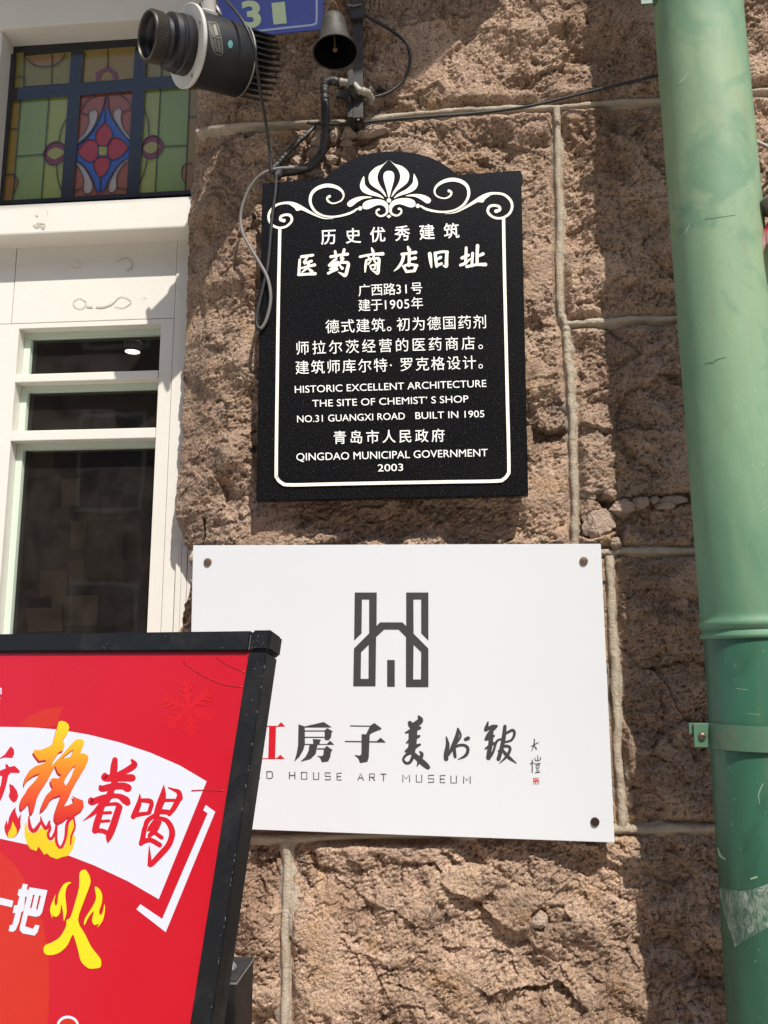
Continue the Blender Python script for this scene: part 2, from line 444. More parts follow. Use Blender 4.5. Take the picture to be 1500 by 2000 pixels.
def emis(name, col, s):
    m, t, b = newmat(name); b.inputs['Emission Color'].default_value = (*col, 1); b.inputs['Emission Strength'].default_value = s; return m
M['lamp'] = emis('lit_lamp', (1, .97, .92), 6)

def film_mat():
    m, t, b = newmat('tape_residue_film'); co = objco(t, (1.0, 1, .55))
    b.inputs['Base Color'].default_value = (*srgb(176, 186, 170), 1); b.inputs['Roughness'].default_value = .5
    a = ramp(t, noise(t, co, 110, 6, .75, 1.5), [(.40, (.03,) * 3), (.66, (.75,) * 3)])
    a2 = ramp(t, noise(t, co, 24, 4, .6, .8), [(.38, (.3,) * 3), (.55, (1,) * 3)])
    t.links.new(mixc(t, 1.0, a, a2, 'MULTIPLY'), b.inputs['Alpha']); return m
M['film'] = film_mat()

# ------------------------------------------------------------------ ground
gp = MB().box(-30, 30, -30, 4, -.12, 0)
o = gp.build('pavement', M['pavement']); o['kind'] = 'structure'

# ------------------------------------------------------------------ house across the street (seen only in reflections)
M['render_brown'] = simple('brown_render', srgb(112, 92, 78), .9, var=.2, vscale=1.5)
M['dark_pane'] = simple('dark_pane', srgb(40, 42, 46), .1, var=.1)
opp = empty('opposite_house', (0, -13.5, 0), 'brown rendered house across the street seen in the window reflections', 'house')
MB().box(-16, 16, -20, -13.5, 0, 10.5).build('wall', M['render_brown'], opp)
MB().hexa([(-16.3, -20.3, 10.5), (16.3, -20.3, 10.5), (16.3, -13.1, 10.5), (-16.3, -13.1, 10.5)], [(-14, -17.6, 12.6), (14, -17.6, 12.6), (14, -16, 12.6), (-14, -16, 12.6)]).build('roof', M['rubble'] if 'rubble' in M else M['stone'], opp)
for fl in range(3):
    for i in range(9):
        xw = -14 + i * 3.4
        wf = MB().box(xw, xw + 1.3, -13.5, -13.42, 1.1 + fl * 3.2, 3.0 + fl * 3.2, .01).build('window', M['white_paint'], opp)
        MB().box(xw + .08, xw + 1.22, -13.43, -13.41, 1.18 + fl * 3.2, 2.92 + fl * 3.2).build('pane', M['dark_pane'], wf)

# ------------------------------------------------------------------ rough granite wall
rs = np.random.RandomState(11)
PERM = rs.permutation(4096)
GA = rs.rand(4096) * 2 * np.pi
GX, GY = np.cos(GA), np.sin(GA)
R1, R2, R3 = rs.rand(4096), rs.rand(4096), rs.rand(4096)
def hsh(i, j):
    return PERM[(PERM[np.asarray(i, int) & 4095] + np.asarray(j, int)) & 4095]
def perlin(x, y):
    i = np.floor(x).astype(int); j = np.floor(y).astype(int); fx = x - i; fy = y - j
    u = fx ** 3 * (fx * (fx * 6 - 15) + 10); v = fy ** 3 * (fy * (fy * 6 - 15) + 10)
    def g(a, b, dx, dy):
        k = hsh(i + a, j + b); return GX[k] * dx + GY[k] * dy
    n0 = g(0, 0, fx, fy) * (1 - u) + g(1, 0, fx - 1, fy) * u
    n1 = g(0, 1, fx, fy - 1) * (1 - u) + g(1, 1, fx - 1, fy - 1) * u
    return (n0 * (1 - v) + n1 * v) * 1.5
def fbm(x, y, s, octv, gain=.5):
    a = 1; r = 0
    for k in range(octv):
        r = r + a * perlin(x * s + 17.3 * k, y * s - 9.1 * k); a *= gain; s *= 2.03
    return r
def facets(x, y, s, slope):
    """chipped faces: each random cell is a small tilted plane."""
    x = x * s; y = y * s; i = np.floor(x).astype(int); j = np.floor(y).astype(int)
    best = np.full(x.shape, 9.0); h = np.zeros(x.shape)
    for a in (-1, 0, 1):
        for b in (-1, 0, 1):
            k = hsh(i + a, j + b); cx = i + a + R1[k]; cy = j + b + R2[k]; d = (x - cx) ** 2 + (y - cy) ** 2
            m = d < best; hh = (R3[k] - .5) + slope * (GX[k] * (x - cx) + GY[k] * (y - cy))
            best = np.where(m, d, best); h = np.where(m, hh, h)
    return h

W0 = wallplane(0.0)
def wxz(px):
    return [(q[0], q[2]) for q in W0.pts(px)]
JOINTS = {          # mortar beads: photo pixels on the wall face, then bead half width in metres
    'top': ([(384, 259), (430, 249), (520, 244), (615, 241), (700, 237), (800, 225), (900, 216), (1000, 212), (1085, 210), (1180, 203), (1290, 196), (1400, 185), (1560, 173)], .0058),
    'upright': ([(1086, 212), (1089, 300), (1092, 400), (1093, 500), (1093, 590), (1101, 628), (1107, 655), (1110, 705), (1115, 775), (1119, 845), (1121, 915), (1122, 985), (1121, 1068)], .0068),
    'right_mid': ([(1107, 634), (1180, 628), (1250, 624), (1322, 622), (1560, 612)], .006),
    'middle': ([(372, 1090), (600, 1092), (900, 1088), (1121, 1082), (1175, 1080), (1215, 1075), (1285, 1077), (1352, 1077), (1580, 1076)], .0068),
    'upright_low': ([(1190, 1085), (1194, 1150), (1198, 1250), (1202, 1340), (1206, 1457), (1211, 1545), (1216, 1618)], .0072),
    'low': ([(360, 1640), (600, 1634), (1000, 1625), (1205, 1620), (1250, 1619), (1390, 1618), (1600, 1622)], .0066),
    'upright_bottom': ([(561, 1634), (560, 1736), (557, 1872), (556, 2000), (552, 2300)], .0072),
}
EDGE_PX = [(392, -200), (388, 120), (385, 225), (381, 255), (384, 270), (376, 335), (371, 420), (369, 480), (365, 600), (360, 720), (356, 820), (352, 900), (348, 985), (350, 1030), (358, 1062), (370, 1076), (374, 1090),
           (370, 1108), (364, 1150), (358, 1190), (352, 1240), (350, 1300), (352, 1500), (348, 1620), (354, 1640), (346, 1700), (340, 2300)]
ez = np.array([(q[0], q[2]) for q in wallplane(.08).pts(EDGE_PX)]); o_ = np.argsort(ez[:, 1]); ez = ez[o_]
def axis(lo, hi, f0, f1, fine, coarse):
    a = np.arange(lo, f0, coarse); b = np.arange(f0, f1, fine); c = np.arange(f1, hi + coarse, coarse); return np.concatenate([a, b, c])
zz = axis(0.0, 3.6, .78, 2.98, .0018, .02)
tt = np.concatenate([axis(0.0, 1.27, 0.0, 1.27, .0018, .02), np.arange(1.274, 2.3, .0045), np.arange(2.31, 3.4, .02)]); tt = np.unique(np.round(tt, 6))
Tg, Zg = np.meshgrid(tt, zz)
ex = np.interp(zz, ez[:, 1], ez[:, 0])
ex = ex + .004 * perlin(zz * 21, zz * 0 + 3.3) + .002 * perlin(zz * 83, zz * 0 + 8.1)
Xg = Tg + ex[:, None] * np.exp(-Tg / .4) + (1 - np.exp(-Tg / .4)) * np.mean(ex)

def seg_dist(x, z, pts):
    d = np.full(x.shape, 9.0)
    for (a, b), (c, e) in zip(pts[:-1], pts[1:]):
        vx, vz = c - a, e - b; L = vx * vx + vz * vz
        t = np.clip(((x - a) * vx + (z - b) * vz) / L, 0, 1)
        d = np.minimum(d, np.hypot(x - a - t * vx, z - b - t * vz))
    return d
dj = np.full(Xg.shape, 9.0)
for nm, (px, hw) in JOINTS.items():
    dj = np.minimum(dj, seg_dist(Xg, Zg, wxz(px)))
CRACKS = [([(1187, 985), (1200, 1001), (1215, 1018), (1206, 1035), (1203, 1060)], .008), ([(1170, 970), (1187, 988), (1240, 984), (1262, 976), (1345, 970)], .011),
          ([(612, 262), (600, 290), (565, 312), (555, 345)], .008), ([(640, 250), (664, 262), (664, 282), (640, 284), (622, 320)], .006), ([(664, 262), (700, 262), (700, 275), (735, 262), (775, 255)], .006),
          ([(388, 1010), (384, 1040), (376, 1068)], .003), ([(590, 318), (620, 292), (640, 284)], .004)]
RECESS = [([(1190, 990), (1215, 996), (1255, 983), (1340, 974)], .013), ([(1203, 1062), (1210, 1040), (1210, 1005)], .010), ([(1150, 1030), (1170, 1024), (1185, 1022)], .026), ([(590, 318), (618, 285), (640, 262), (725, 256)], .017), ([(575, 322), (655, 318)], .014), ([(1053, 1797), (1054, 1799)], .020)]
x, z = Xg, Zg
wx = x + .012 * perlin(x * 14, z * 14) + .004 * perlin(x * 60 + 5, z * 60); wz = z + .012 * perlin(x * 14 + 40, z * 14) + .004 * perlin(x * 60, z * 60 + 9)
u_, v_ = x * .8 + z * .6, -x * .6 + z * .8           # split grain runs obliquely
def ridged(p, q, sc, o=3):
    r = 0; a = 1
    for k in range(o): r = r + a * (.5 - np.abs(perlin(p * sc + 11 * k, q * sc - 5 * k))); a *= .5; sc *= 2.1
    return r
h = -.006 + .025 * fbm(wx, wz, 6.2, 3, .55) + .0100 * facets(wx * .8 + wz * .35, wz, 8.5, 1.5) + .0048 * facets(wx + 3, wz * 1.3, 24.0, 1.4)
h = h + .0070 * ridged(wx + .3 * wz, wz, 13, 3) + .0030 * fbm(u_ * 1.0, v_ * 1.9, 42, 3, .6)
grain = fbm(u_ * .8, v_ * 1.7, 120, 3, .8)
h = h + .0022 * grain + .0012 * np.sign(grain) * np.abs(perlin(x * 300, z * 420))
pit = fbm(x, z * 1.3, 55, 2); h = h - .0055 * np.clip(pit - .40, 0, .4) * 2.5
calm = np.clip((Xg - ex[:, None]) / .16, 0, 1) * np.clip(1, 0, 1)
rough = np.where(Zg > 1.79, .35 + .65 * calm, 1.0)       # the corner block is dressed smoother than the rest
h = h * rough
# a bolder shelf low on the corner block
qx, qz = wxz([(448, 905)])[0]
h = h + .016 * np.exp(-(((x - qx) / .035) ** 2 + ((z - qz - .03 + .5 * (x - qx)) / .05) ** 2)) - .012 * np.exp(-(((x - qx + .01) / .05) ** 2 + ((z - qz + .06) / .03) ** 2))
s = np.clip((dj - .004) / .022, 0, 1); s = s * s * (3 - 2 * s)
h = (h + .011) * s - .008 * (1 - s) + .0012 * (1 - s) * perlin(x * 90, z * 90)
for px, wd in CRACKS:
    d = seg_dist(wx * .4 + x * .6, wz * .4 + z * .6, wxz(px)); h = h - .02 * np.exp(-(d / wd) ** 2)
t01 = np.clip(1 - (Xg - ex[:, None]) / .16, 0, 1)
h = h - np.where(Zg > 1.3, .088, .05) * t01 ** 1.35
h = np.where(h > .006, .006 + .015 * np.tanh((h - .006) / .015), h)
for px, wd in RECESS:
    d = seg_dist(wx * .5 + x * .5, wz * .5 + z * .5, wxz(px)); m = np.clip((wd - d) / .008, 0, 1); h = h * (1 - m) + m * (-.012 + .003 * grain)
V = np.stack([Xg, -h, Zg], -1)
back = np.stack([Xg[:, :1] + .002, np.full((len(zz), 1), .34), Zg[:, :1]], -1)
back1 = np.stack([Xg[:, :1] + .006, -h[:, :1] + .02, Zg[:, :1]], -1)
V = np.concatenate([back, back1, V], 1)
nz, nx = V.shape[:2]
idx = np.arange(nz * nx).reshape(nz, nx)
Fq = np.stack([idx[:-1, :-1], idx[:-1, 1:], idx[1:, 1:], idx[1:, :-1]], -1).reshape(-1, 4)
me = bpy.data.meshes.new('stone_wall')
base = np.array([.6, .0, 0.0])
me.vertices.add(nz * nx); me.vertices.foreach_set('co', (V.reshape(-1, 3) - base).ravel().astype(np.float32))
me.loops.add(len(Fq) * 4); me.loops.foreach_set('vertex_index', Fq.ravel().astype(np.int32))
me.polygons.add(len(Fq)); me.polygons.foreach_set('loop_start', np.arange(0, len(Fq) * 4, 4, dtype=np.int32))
me.polygons.foreach_set('use_smooth', np.ones(len(Fq), bool))
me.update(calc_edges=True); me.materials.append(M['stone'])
# each block is its own piece of quarry stone: a tone per block, shade on the dressed corner painted in as darker tone
X_, Z_w = V[..., 0], V[..., 2]
zj_ = lambda k: wxz(JOINTS[k][0])
jy = lambda k: np.interp(X_, [q[0] for q in zj_(k)], [q[1] for q in zj_(k)])
def jx(k):
    q = sorted((b_, a_) for a_, b_ in zj_(k)); return np.interp(Z_w, [a_ for a_, b_ in q], [b_ for a_, b_ in q])
tone = np.full(X_.shape, .62)
up_ = (Z_w < jy('top')) & (Z_w > jy('middle')); lo_ = (Z_w <= jy('middle')) & (Z_w > jy('low')); bt_ = Z_w <= jy('low')
lft = X_ < jx('upright')
tone = np.where(up_ & lft, .55, tone); tone = np.where(up_ & ~lft & (Z_w > jy('right_mid')), .72, tone); tone = np.where(up_ & ~lft & (Z_w <= jy('right_mid')), .40, tone)
tone = np.where(lo_ & (X_ < jx('upright_low')), .5, tone); tone = np.where(lo_ & (X_ >= jx('upright_low')), .30, tone); tone = np.where(bt_ & (X_ < jx('upright_bottom')), .8, tone); tone = np.where(bt_ & (X_ >= jx('upright_bottom')), .66, tone)
corner_shade = np.clip(1 - (X_ - ex[:, None]) / .17 + .35 * np.concatenate([np.zeros((len(zz), 2)), perlin(x * 9, z * 9)], 1), 0, 1)
tone = tone - .38 * np.where(up_, corner_shade, 0) ** .8
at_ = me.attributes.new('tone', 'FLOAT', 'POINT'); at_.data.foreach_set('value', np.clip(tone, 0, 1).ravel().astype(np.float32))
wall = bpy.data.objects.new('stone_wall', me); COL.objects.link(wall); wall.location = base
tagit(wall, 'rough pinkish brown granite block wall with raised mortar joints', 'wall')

for nm, (px, hw) in JOINTS.items():
    pts = catmull([np.array(q) for q in wxz(px)], 18)
    N = len(pts); vs = []; fs = []
    ph = rs.rand() * 50
    for i in range(N):
        t = pts[min(i + 1, N - 1)] - pts[max(i - 1, 0)]; t = t / np.linalg.norm(t); nn = np.array([-t[1], t[0]])
        n1 = lambda k, f: float(perlin(np.array([i * f + ph]), np.array([k]))[0])
        wv = 1.12 * hw * (1 + .35 * n1(2.2, .17)); off = .0026 * n1(7.7, .11); sk0 = 1.9 + .9 * n1(3.1, .33); sk1 = 1.9 + .9 * n1(5.4, .29); top_ = .0060 + .0018 * n1(9.9, .23)
        prof = [(-sk0 * wv, .010), (-sk0 * wv * .93, .0055), (-1.12 * wv, .0045), (-.98 * wv, .002), (-.8 * wv, -.6 * top_), (-.4 * wv, -top_), (0, -top_ * 1.06), (.4 * wv, -top_), (.8 * wv, -.6 * top_), (.98 * wv, .002), (1.12 * wv, .0045), (sk1 * wv * .93, .0055), (sk1 * wv, .010)]
        K = len(prof)
        for lx, ly in prof:
            q = pts[i] + nn * (lx + off)
            vs.append((q[0], ly + .0012 * float(perlin(np.array([q[0] * 190.]), np.array([q[1] * 190.]))[0]), q[1]))
        if i:
            fs += [[(i - 1) * K + k, (i - 1) * K + k + 1, i * K + k + 1, i * K + k] for k in range(K - 1)]
    obj('mortar_joint', vs, fs, M['mortar'], wall, smooth=True)

def rock(cx, cy, rx, rz, seed, dep=.012, mat='rubble', name='infill_stone', parent=None, y0=.0, rot=0.0):
    bm = bmesh.new(); bmesh.ops.create_icosphere(bm, subdivisions=5, radius=1)
    r = random.Random(seed); pl = [(Vector((r.uniform(-1, 1), r.uniform(-1, 1), r.uniform(-1, 1))).normalized(), r.uniform(.55, .85)) for _ in range(11)]
    c = P(cx, cy, y0); vs = []
    bm.verts.index_update(); cc = np.array([tuple(q.co) for q in bm.verts]); kk = 1 + .16 * fbm(cc[:, 0] * 2 + seed, cc[:, 2] * 2 + cc[:, 1], 1.5, 3) + .05 * fbm(cc[:, 0] + seed * 3, cc[:, 2] + cc[:, 1] * 1.3, 9, 2, .7)
    for q in bm.verts:
        v = q.co.copy()
        for n_, d in pl:
            e = v.dot(n_) - d
            if e > 0: v -= n_ * e * .9
        k = float(kk[q.index])
        X, Z = v.x * rx * k, v.z * rz * k
        vs.append((c[0] + X * math.cos(rot) - Z * math.sin(rot), c[1] + v.y * dep * k, c[2] + X * math.sin(rot) + Z * math.cos(rot)))
    fs = [[q.index for q in f.verts] for f in bm.faces]; bm.free()
    return obj(name, vs, fs, M[mat], parent, smooth=True)
for a in [(1213, 992, .026, .016, 1, .014, .3), (1252, 982, .016, .010, 2, .012, 0), (1279, 976, .010, .007, 3, .010, .3), (1315, 976, .026, .0075, 4, .011, .05),
          (1203, 1058, .012, .011, 5, .012, .8), (1300, 987, .022, .007, 6, .008, 0),
          (655, 265, .013, .017, 8, .012, 0), (681, 262, .015, .016, 9, .013, .1), (730, 256, .040, .013, 10, .013, .08), (1168, 1024, .030, .031, 47, .009, .5), (625, 272, .017, .017, 42, .013, .2),
          (676, 281, .013, .007, 11, .013, -.2), (612, 300, .018, .012, 12, .013, .1), (580, 318, .013, .011, 13, .013, 0), (650, 312, .012, .009, 15, .010, .2), (655, 332, .014, .006, 16, .010, -.5)]:
    rock(a[0], a[1], a[2] * 1.12, a[3] * 1.15, a[4], a[5] * 1.2, parent=wall, rot=a[6], y0=-.006)
# smeared mortar beside the bottom joint
for (cx, cy, rx, rz, sd) in [(576, 1782, .016, .045, 31), (1229, 1500, .009, .022, 32), (1150, 968, .016, .012, 33)]:
    rock(cx, cy, rx, rz, sd, .008, 'mortar', 'mortar_smear', wall, -.002)

# bolts and plugs in the wall
def wall_bolt(px, py, r, label, m, Y=-.008, ring=True):
    c = P(px, py, Y); b = MB()
    b.lathe((c[0], c[1] + .012, c[2]), (0, -1, 0), [(r * .9, 0), (r, .012), (r * .8, .016), (r * .45, .0165), (r * .4, .011 if ring else .018)], 14, cap1=True)
    tagit(b.build('wall_plug', M[m], smooth=False), label, 'wall plug')
wall_bolt(495, 420, .0045, 'dark bolt in the stone just left of the plaque top', 'dark_hole', ring=False, Y=-.004)
wall_bolt(489, 549, .0058, 'pale ring shaped plug in the stone left of the plaque beside the grey cable', 'plug', Y=-.006)
wall_bolt(493, 878, .005, 'black bolt in the stone beside the lower left plaque edge', 'dark_hole', Y=-.010)
o = rock(1053, 1797, .016, .019, 21, .012, 'rubble', 'mortar_lump', None, -.004); tagit(o, 'pale round mortar lump filling a hole under the white sign', 'mortar lump')

# ------------------------------------------------------------------ joinery: transom window, beam and glazed door
YB, YD, YG, YT = .075, .138, .178, .130          # beam front, door face, door glass, transom glass
door = empty('shop_door', (P(200, 1000, YD)[0], YD, 0), 'white painted wooden shop door with three dark panes and a stained glass transom above', 'door')
def wx(px, py, Y): return P(px, py, Y)[0]
def wz(px, py, Y): return P(px, py, Y)[2]
XL, XR = -2.3, -.42
# beam between transom and door
zt, zb = wz(185, 392, YB), wz(185, 451, YB)
MB().box(XL, XR, YB, .3, zb, zt, .004).build('transom_beam', M['white_paint'], door)
# head beam over the transom
zh = wz(135, 50, YB)
MB().box(XL, XR, YB - .006, .3, zh, zh + 1.5, .004).build('head_beam', M['white_paint'], door)
# left jamb of the transom recess
xj = wx(-12, 240, YB)
MB().box(XL, xj, YB + .004, .3, zt + .001, zh - .001, .002).build('transom_jamb', M['white_paint'], door)
# door leaf / fixed frame with three openings, each at its real depth
x0, x1 = wx(37, 643, YD), wx(313, 628, YD)
rows = [(635, 723), (748 - 3, 842 - 2), (861, None)]
zo = []
for a, b in rows:
    zo.append((wz(180, a, YD), wz(180, b, YD) if b else .45))
zo[0] = (wz(180, 637, YD), wz(180, 728 - 1, YD)); zo[1] = (wz(180, 743, YD), wz(180, 838, YD)); zo[2] = (wz(180, 858, YD), .45)
ztop = zb + .02
xs_ = wx(332, 800, YD)
MB().box(x1 + .0018, xs_, YD, YD + .08, 0.02, zo[0][0] + .012, .0012).build('door_stile', M['white_paint'], door)
MB().box(xs_ + .0016, XR, YD - .002, YD + .08, 0.0, ztop, .0012).build('door_jamb', M['white_paint'], door)
MB().box(x0 - .33, x0, YD, YD + .08, 0.02, zo[0][0] + .012, .0012).build('door_stile', M['white_paint'], door)
MB().box(XL, x0 - .332, YD - .004, YD + .08, 0.0, ztop, .0012).build('door_jamb', M['white_paint'], door)
xa, xb = wx(30, 520, YD), xs_
MB().box(xa + .001, xb, YD + .0006, YD + .08, zo[0][0] + .0135, ztop, .0012).build('door_panel', M['white_paint'], door)
MB().box(x0 - .33, xa - .0008, YD + .001, YD + .08, zo[0][0] + .0135, ztop, .0012).build('door_panel', M['white_paint'], door)
MB().box(x0 - .002, x1 + .0035, YD + .0003, YD + .08, zo[0][0], zo[0][0] + .012, .001).build('head_rail', M['white_paint'], door)
MB().box(x0 + .0002, x1 + .001, YD - .0012, YD + .08, zo[1][0], zo[0][1], .002).build('glazing_bar', M['white_paint'], door)
MB().box(x0 + .0002, x1 + .001, YD - .0012, YD + .08, zo[2][0], zo[1][1], .002).build('glazing_bar', M['white_paint'], door)
MB().box(x0, x1, YD + .001, YD + .08, .02, .45, .002).build('bottom_panel', M['white_paint'], door)
for k, (a, b) in enumerate(zo):
    m_ = MB(); e = .016
    m_.box(x0 + .0005, x0 + e, YG - .012, YG + .02, b + .0005, a - .0005); m_.box(x1 - .006, x1 + .001, YG - .012, YG + .02, b + .0005, a - .0005)
    m_.box(x0 + e, x1 - .006, YG - .0121, YG + .02, a - .014, a - .0005); m_.box(x0 + e, x1 - .006, YG - .0121, YG + .02, b + .0005, b + .004)
    sash = m_.build('sash_bead', M['sash'], door)
    MB().box(x0 + .01, x1 - .002, YG, YG + .004, b + .002, a - .008).build('glass_pane', M['glass'], door)
# lower plank trim seen behind the stone edge
for i in range(4):
    xx = wx(346, 1150, YD) + i * .013
    MB().box(xx, xx + .0122, YD - .016 - .001 * (i % 2), YD - .003, 0, wz(346, 1068, YD), .0016).build('reeded_trim', M['white_paint'], door)
# old filler outlines on the door panel
pp = Paint(wallplane(YD), .0009)
mpd = crop(0, 460, 2.5)
M['filler'] = simple('filler_crack', srgb(178, 169, 153), .7, var=.2)
for st in ([(370, 118, 3), (390, 130, 3), (388, 155, 3), (365, 158, 3), (345, 140, 2)], [(570, 130, 3), (610, 110, 4), (645, 130, 4), (640, 160, 5), (620, 168, 5)],
           [(390, 305, 3), (420, 325, 4), (405, 355, 3), (370, 352, 3), (358, 325, 3), (385, 305, 3)], [(425, 348, 7), (450, 350, 7)], [(470, 349, 6), (500, 350, 9), (545, 335, 6), (580, 303, 4), (610, 302, 3), (640, 325, 4), (600, 352, 3), (560, 345, 3)],
           [(700, 305, 2), (715, 303, 2)]):
    pp.stroke(st, mp=mpd)
pp.build('filler_mark', M['filler'], door)
pp = Paint(wallplane(YB), .0009)
pp.strokes([[(66, 440, 4), (72, 443, 6), (78, 440, 4), (84, 446, 5), (88, 440, 2)], [(72, 436, 2), (86, 437, 3)], [(71, 421, 3), (73, 422, 3)], [(5, 22, 6), (7, 22, 7)], [(93, 411, 1), (93, 420, 1)]])
pp.build('paint_chip', M['filler'], door)

# stained glass
pl = wallplane(YT)
a, b = P(-60, 60, YT), P(430, 430, YT)
sg = MB().box(XL + .2, XR, YT + .002, YT + .010, zt - .01, zh + .03).build('stained_glass', M['sg_black'], door)
mpg = crop(0, 80, 3.75)
GL = {}
def gp_(col):
    if col not in GL: GL[col] = Paint(pl, .0005 + .0012 * 0, mp=mpg)
    return GL[col]
lay = {'amber': .0002, 'olive': .0003, 'yg': .0006, 'green': .0008, 'tan': .0010, 'brick': .0010, 'white': .0014, 'blue': .0018, 'plum': .0016, 'red': .0022, 'centre': .0026}
def pane(col, *a, **k):
    g = gp_(col)
    if not g.v: g.l = lay[col]
    g.poly(*a, **k)
# top row
pane('olive', [(120, 90), (180, 82), (172, 340), (104, 345)]); pane('olive', [(182, 110), (525, 80), (515, 310), (172, 335)])
pane('amber', [(612, 70), (990, 40), (980, 275), (600, 305)]); pane('olive', [(1075, 60), (1185, 60), (1182, 265), (1068, 272)]); pane('olive', [(1185, 60), (1400, 40), (1400, 245), (1182, 262)])
pane('tan', [(190, 122), (250, 175), (320, 188), (400, 175), (450, 140), (475, 95)], smooth=4)
# left light
pane('amber', [(92, 440), (150, 434), (92, 1170), (22, 1170), (60, 760)]); pane('green', [(155, 434), (360, 412), (303, 1158), (92, 1170)]); pane('yg', [(362, 412), (500, 402), (448, 1148), (305, 1158)])
pane('tan', [(35, 990), (75, 975), (115, 990), (130, 1035), (110, 1090), (90, 1120), (90, 1168), (24, 1170)], smooth=3)
# centre light
pane('brick', [(585, 398), (970, 372), (930, 1118), (535, 1143)])
pane('yg', [(584, 400), (690, 390), (620, 440), (582, 500)]); pane('yg', [(880, 382), (972, 372), (968, 470), (930, 410)])
for q in ([(660, 510), (700, 502), (716, 540), (690, 620), (640, 690), (565, 752), (568, 722), (620, 670), (650, 600), (648, 540)],
          [(840, 505), (870, 490), (892, 510), (886, 570), (905, 640), (950, 700), (948, 728), (890, 660), (835, 570), (828, 530)],
          [(556, 880), (600, 910), (650, 980), (680, 1060), (660, 1112), (620, 1115), (608, 1080), (612, 1010), (580, 930), (556, 905)],
          [(940, 855), (870, 910), (815, 1000), (792, 1070), (800, 1105), (832, 1108), (855, 1070), (855, 990), (900, 910), (940, 878)]):
    pane('white', q, smooth=4)
pane('blue', [(745, 505), (800, 505), (825, 570), (880, 650), (948, 735), (946, 790), (942, 855), (870, 905), (800, 1010), (760, 1100), (705, 1100), (680, 1020), (620, 920), (556, 872), (558, 815), (564, 755), (640, 700), (710, 600)])
pane('plum', [(770, 400), (790, 400), (800, 500), (748, 500)]); pane('plum', [(700, 1104), (762, 1100), (755, 1138), (705, 1140)])
pane('plum', [(700, 300), (705, 230), (790, 182), (860, 230), (862, 295), (835, 298), (820, 235), (785, 215), (745, 235), (728, 300)])
pane('red', [(765, 595), (815, 650), (820, 700), (795, 755), (755, 768), (712, 755), (698, 690), (720, 640)], smooth=4)
pane('red', [(942, 778), (900, 730), (850, 708), (805, 720), (785, 780), (795, 850), (830, 870), (890, 840)], smooth=4)
pane('red', [(735, 1005), (700, 960), (684, 905), (705, 860), (750, 845), (795, 860), (805, 905), (775, 965)], smooth=4)
pane('red', [(563, 805), (600, 755), (650, 722), (700, 732), (720, 790), (705, 860), (660, 885), (600, 855)], smooth=4)
gp_('centre').l = lay['centre']; GL['centre'].disc(752, 802, 38)
# right light
pane('yg', [(1060, 362), (1175, 352), (1136, 1108), (1018, 1115)]); pane('green', [(1178, 352), (1388, 340), (1355, 1098), (1138, 1108)]); pane('amber', [(1390, 340), (1560, 330), (1560, 1085), (1357, 1098)])
pane('tan', [(1560, 890), (1400, 893), (1350, 905), (1330, 950), (1335, 1000), (1355, 1040), (1358, 1098), (1560, 1085)])
for q, ii in (([(312, 830), (350, 765), (405, 737), (455, 750), (482, 790), (475, 850), (450, 890), (390, 912), (345, 890)], [(345, 828), (405, 780), (470, 815), (405, 868)]),
              ([(1035, 790), (1060, 720), (1115, 692), (1165, 710), (1200, 770), (1160, 840), (1105, 866), (1055, 845)], [(1048, 785), (1110, 738), (1168, 772), (1105, 825)])):
    pane('plum', q, smooth=3); g = gp_('centre'); g.poly(ii, smooth=3)
for k, g in GL.items():
    g.build('glass_piece', M['sg_' + k], sg)
ld = Paint(pl, .0034, mp=mpg)
W = 7
for L in ([(178, 82), (172, 340)], [(383, 92), (375, 320)], [(790, 56), (788, 190)], [(1185, 52), (1180, 265)], [(150, 434), (92, 1170)], [(360, 412), (303, 1158)], [(1175, 352), (1136, 1108)], [(1388, 340), (1355, 1098)],
          [(75, 645), (135, 640)], [(122, 845), (312, 830)], [(1200, 772), (1362, 764)], [(1380, 553), (1440, 550)]):
    ld.stroke([(u, v, W) for u, v in L], sub=1)
for L in ([(190, 122), (250, 172), (320, 187), (400, 172), (450, 138), (475, 95)], [(495, 560), (450, 640), (430, 740)], [(415, 912), (420, 1000), (448, 1095)], [(1055, 500), (1085, 590), (1090, 692)], [(1078, 866), (1055, 960), (1020, 1050)],
          [(35, 990), (75, 975), (115, 990), (130, 1035), (110, 1090), (92, 1130)], [(110, 270), (150, 258), (180, 285)], [(1400, 893), (1350, 905), (1330, 950), (1335, 1000), (1355, 1040)], [(584, 520), (640, 540)], [(900, 520), (962, 490)], [(540, 1100), (600, 1075)], [(860, 1075), (925, 1085)],
          [(772, 400), (750, 500), (710, 600), (640, 700), (564, 760)], [(786, 400), (800, 500), (825, 570), (880, 650), (948, 735)], [(556, 872), (620, 920), (680, 1020), (705, 1100)], [(942, 855), (870, 905), (800, 1010), (760, 1100)], [(770, 505), (766, 595)], [(735, 1005), (733, 1100)], [(590, 500), (640, 430), (700, 395)], [(870, 385), (930, 430), (965, 490)]):
    ld.stroke([(u, v, W) for u, v in L])
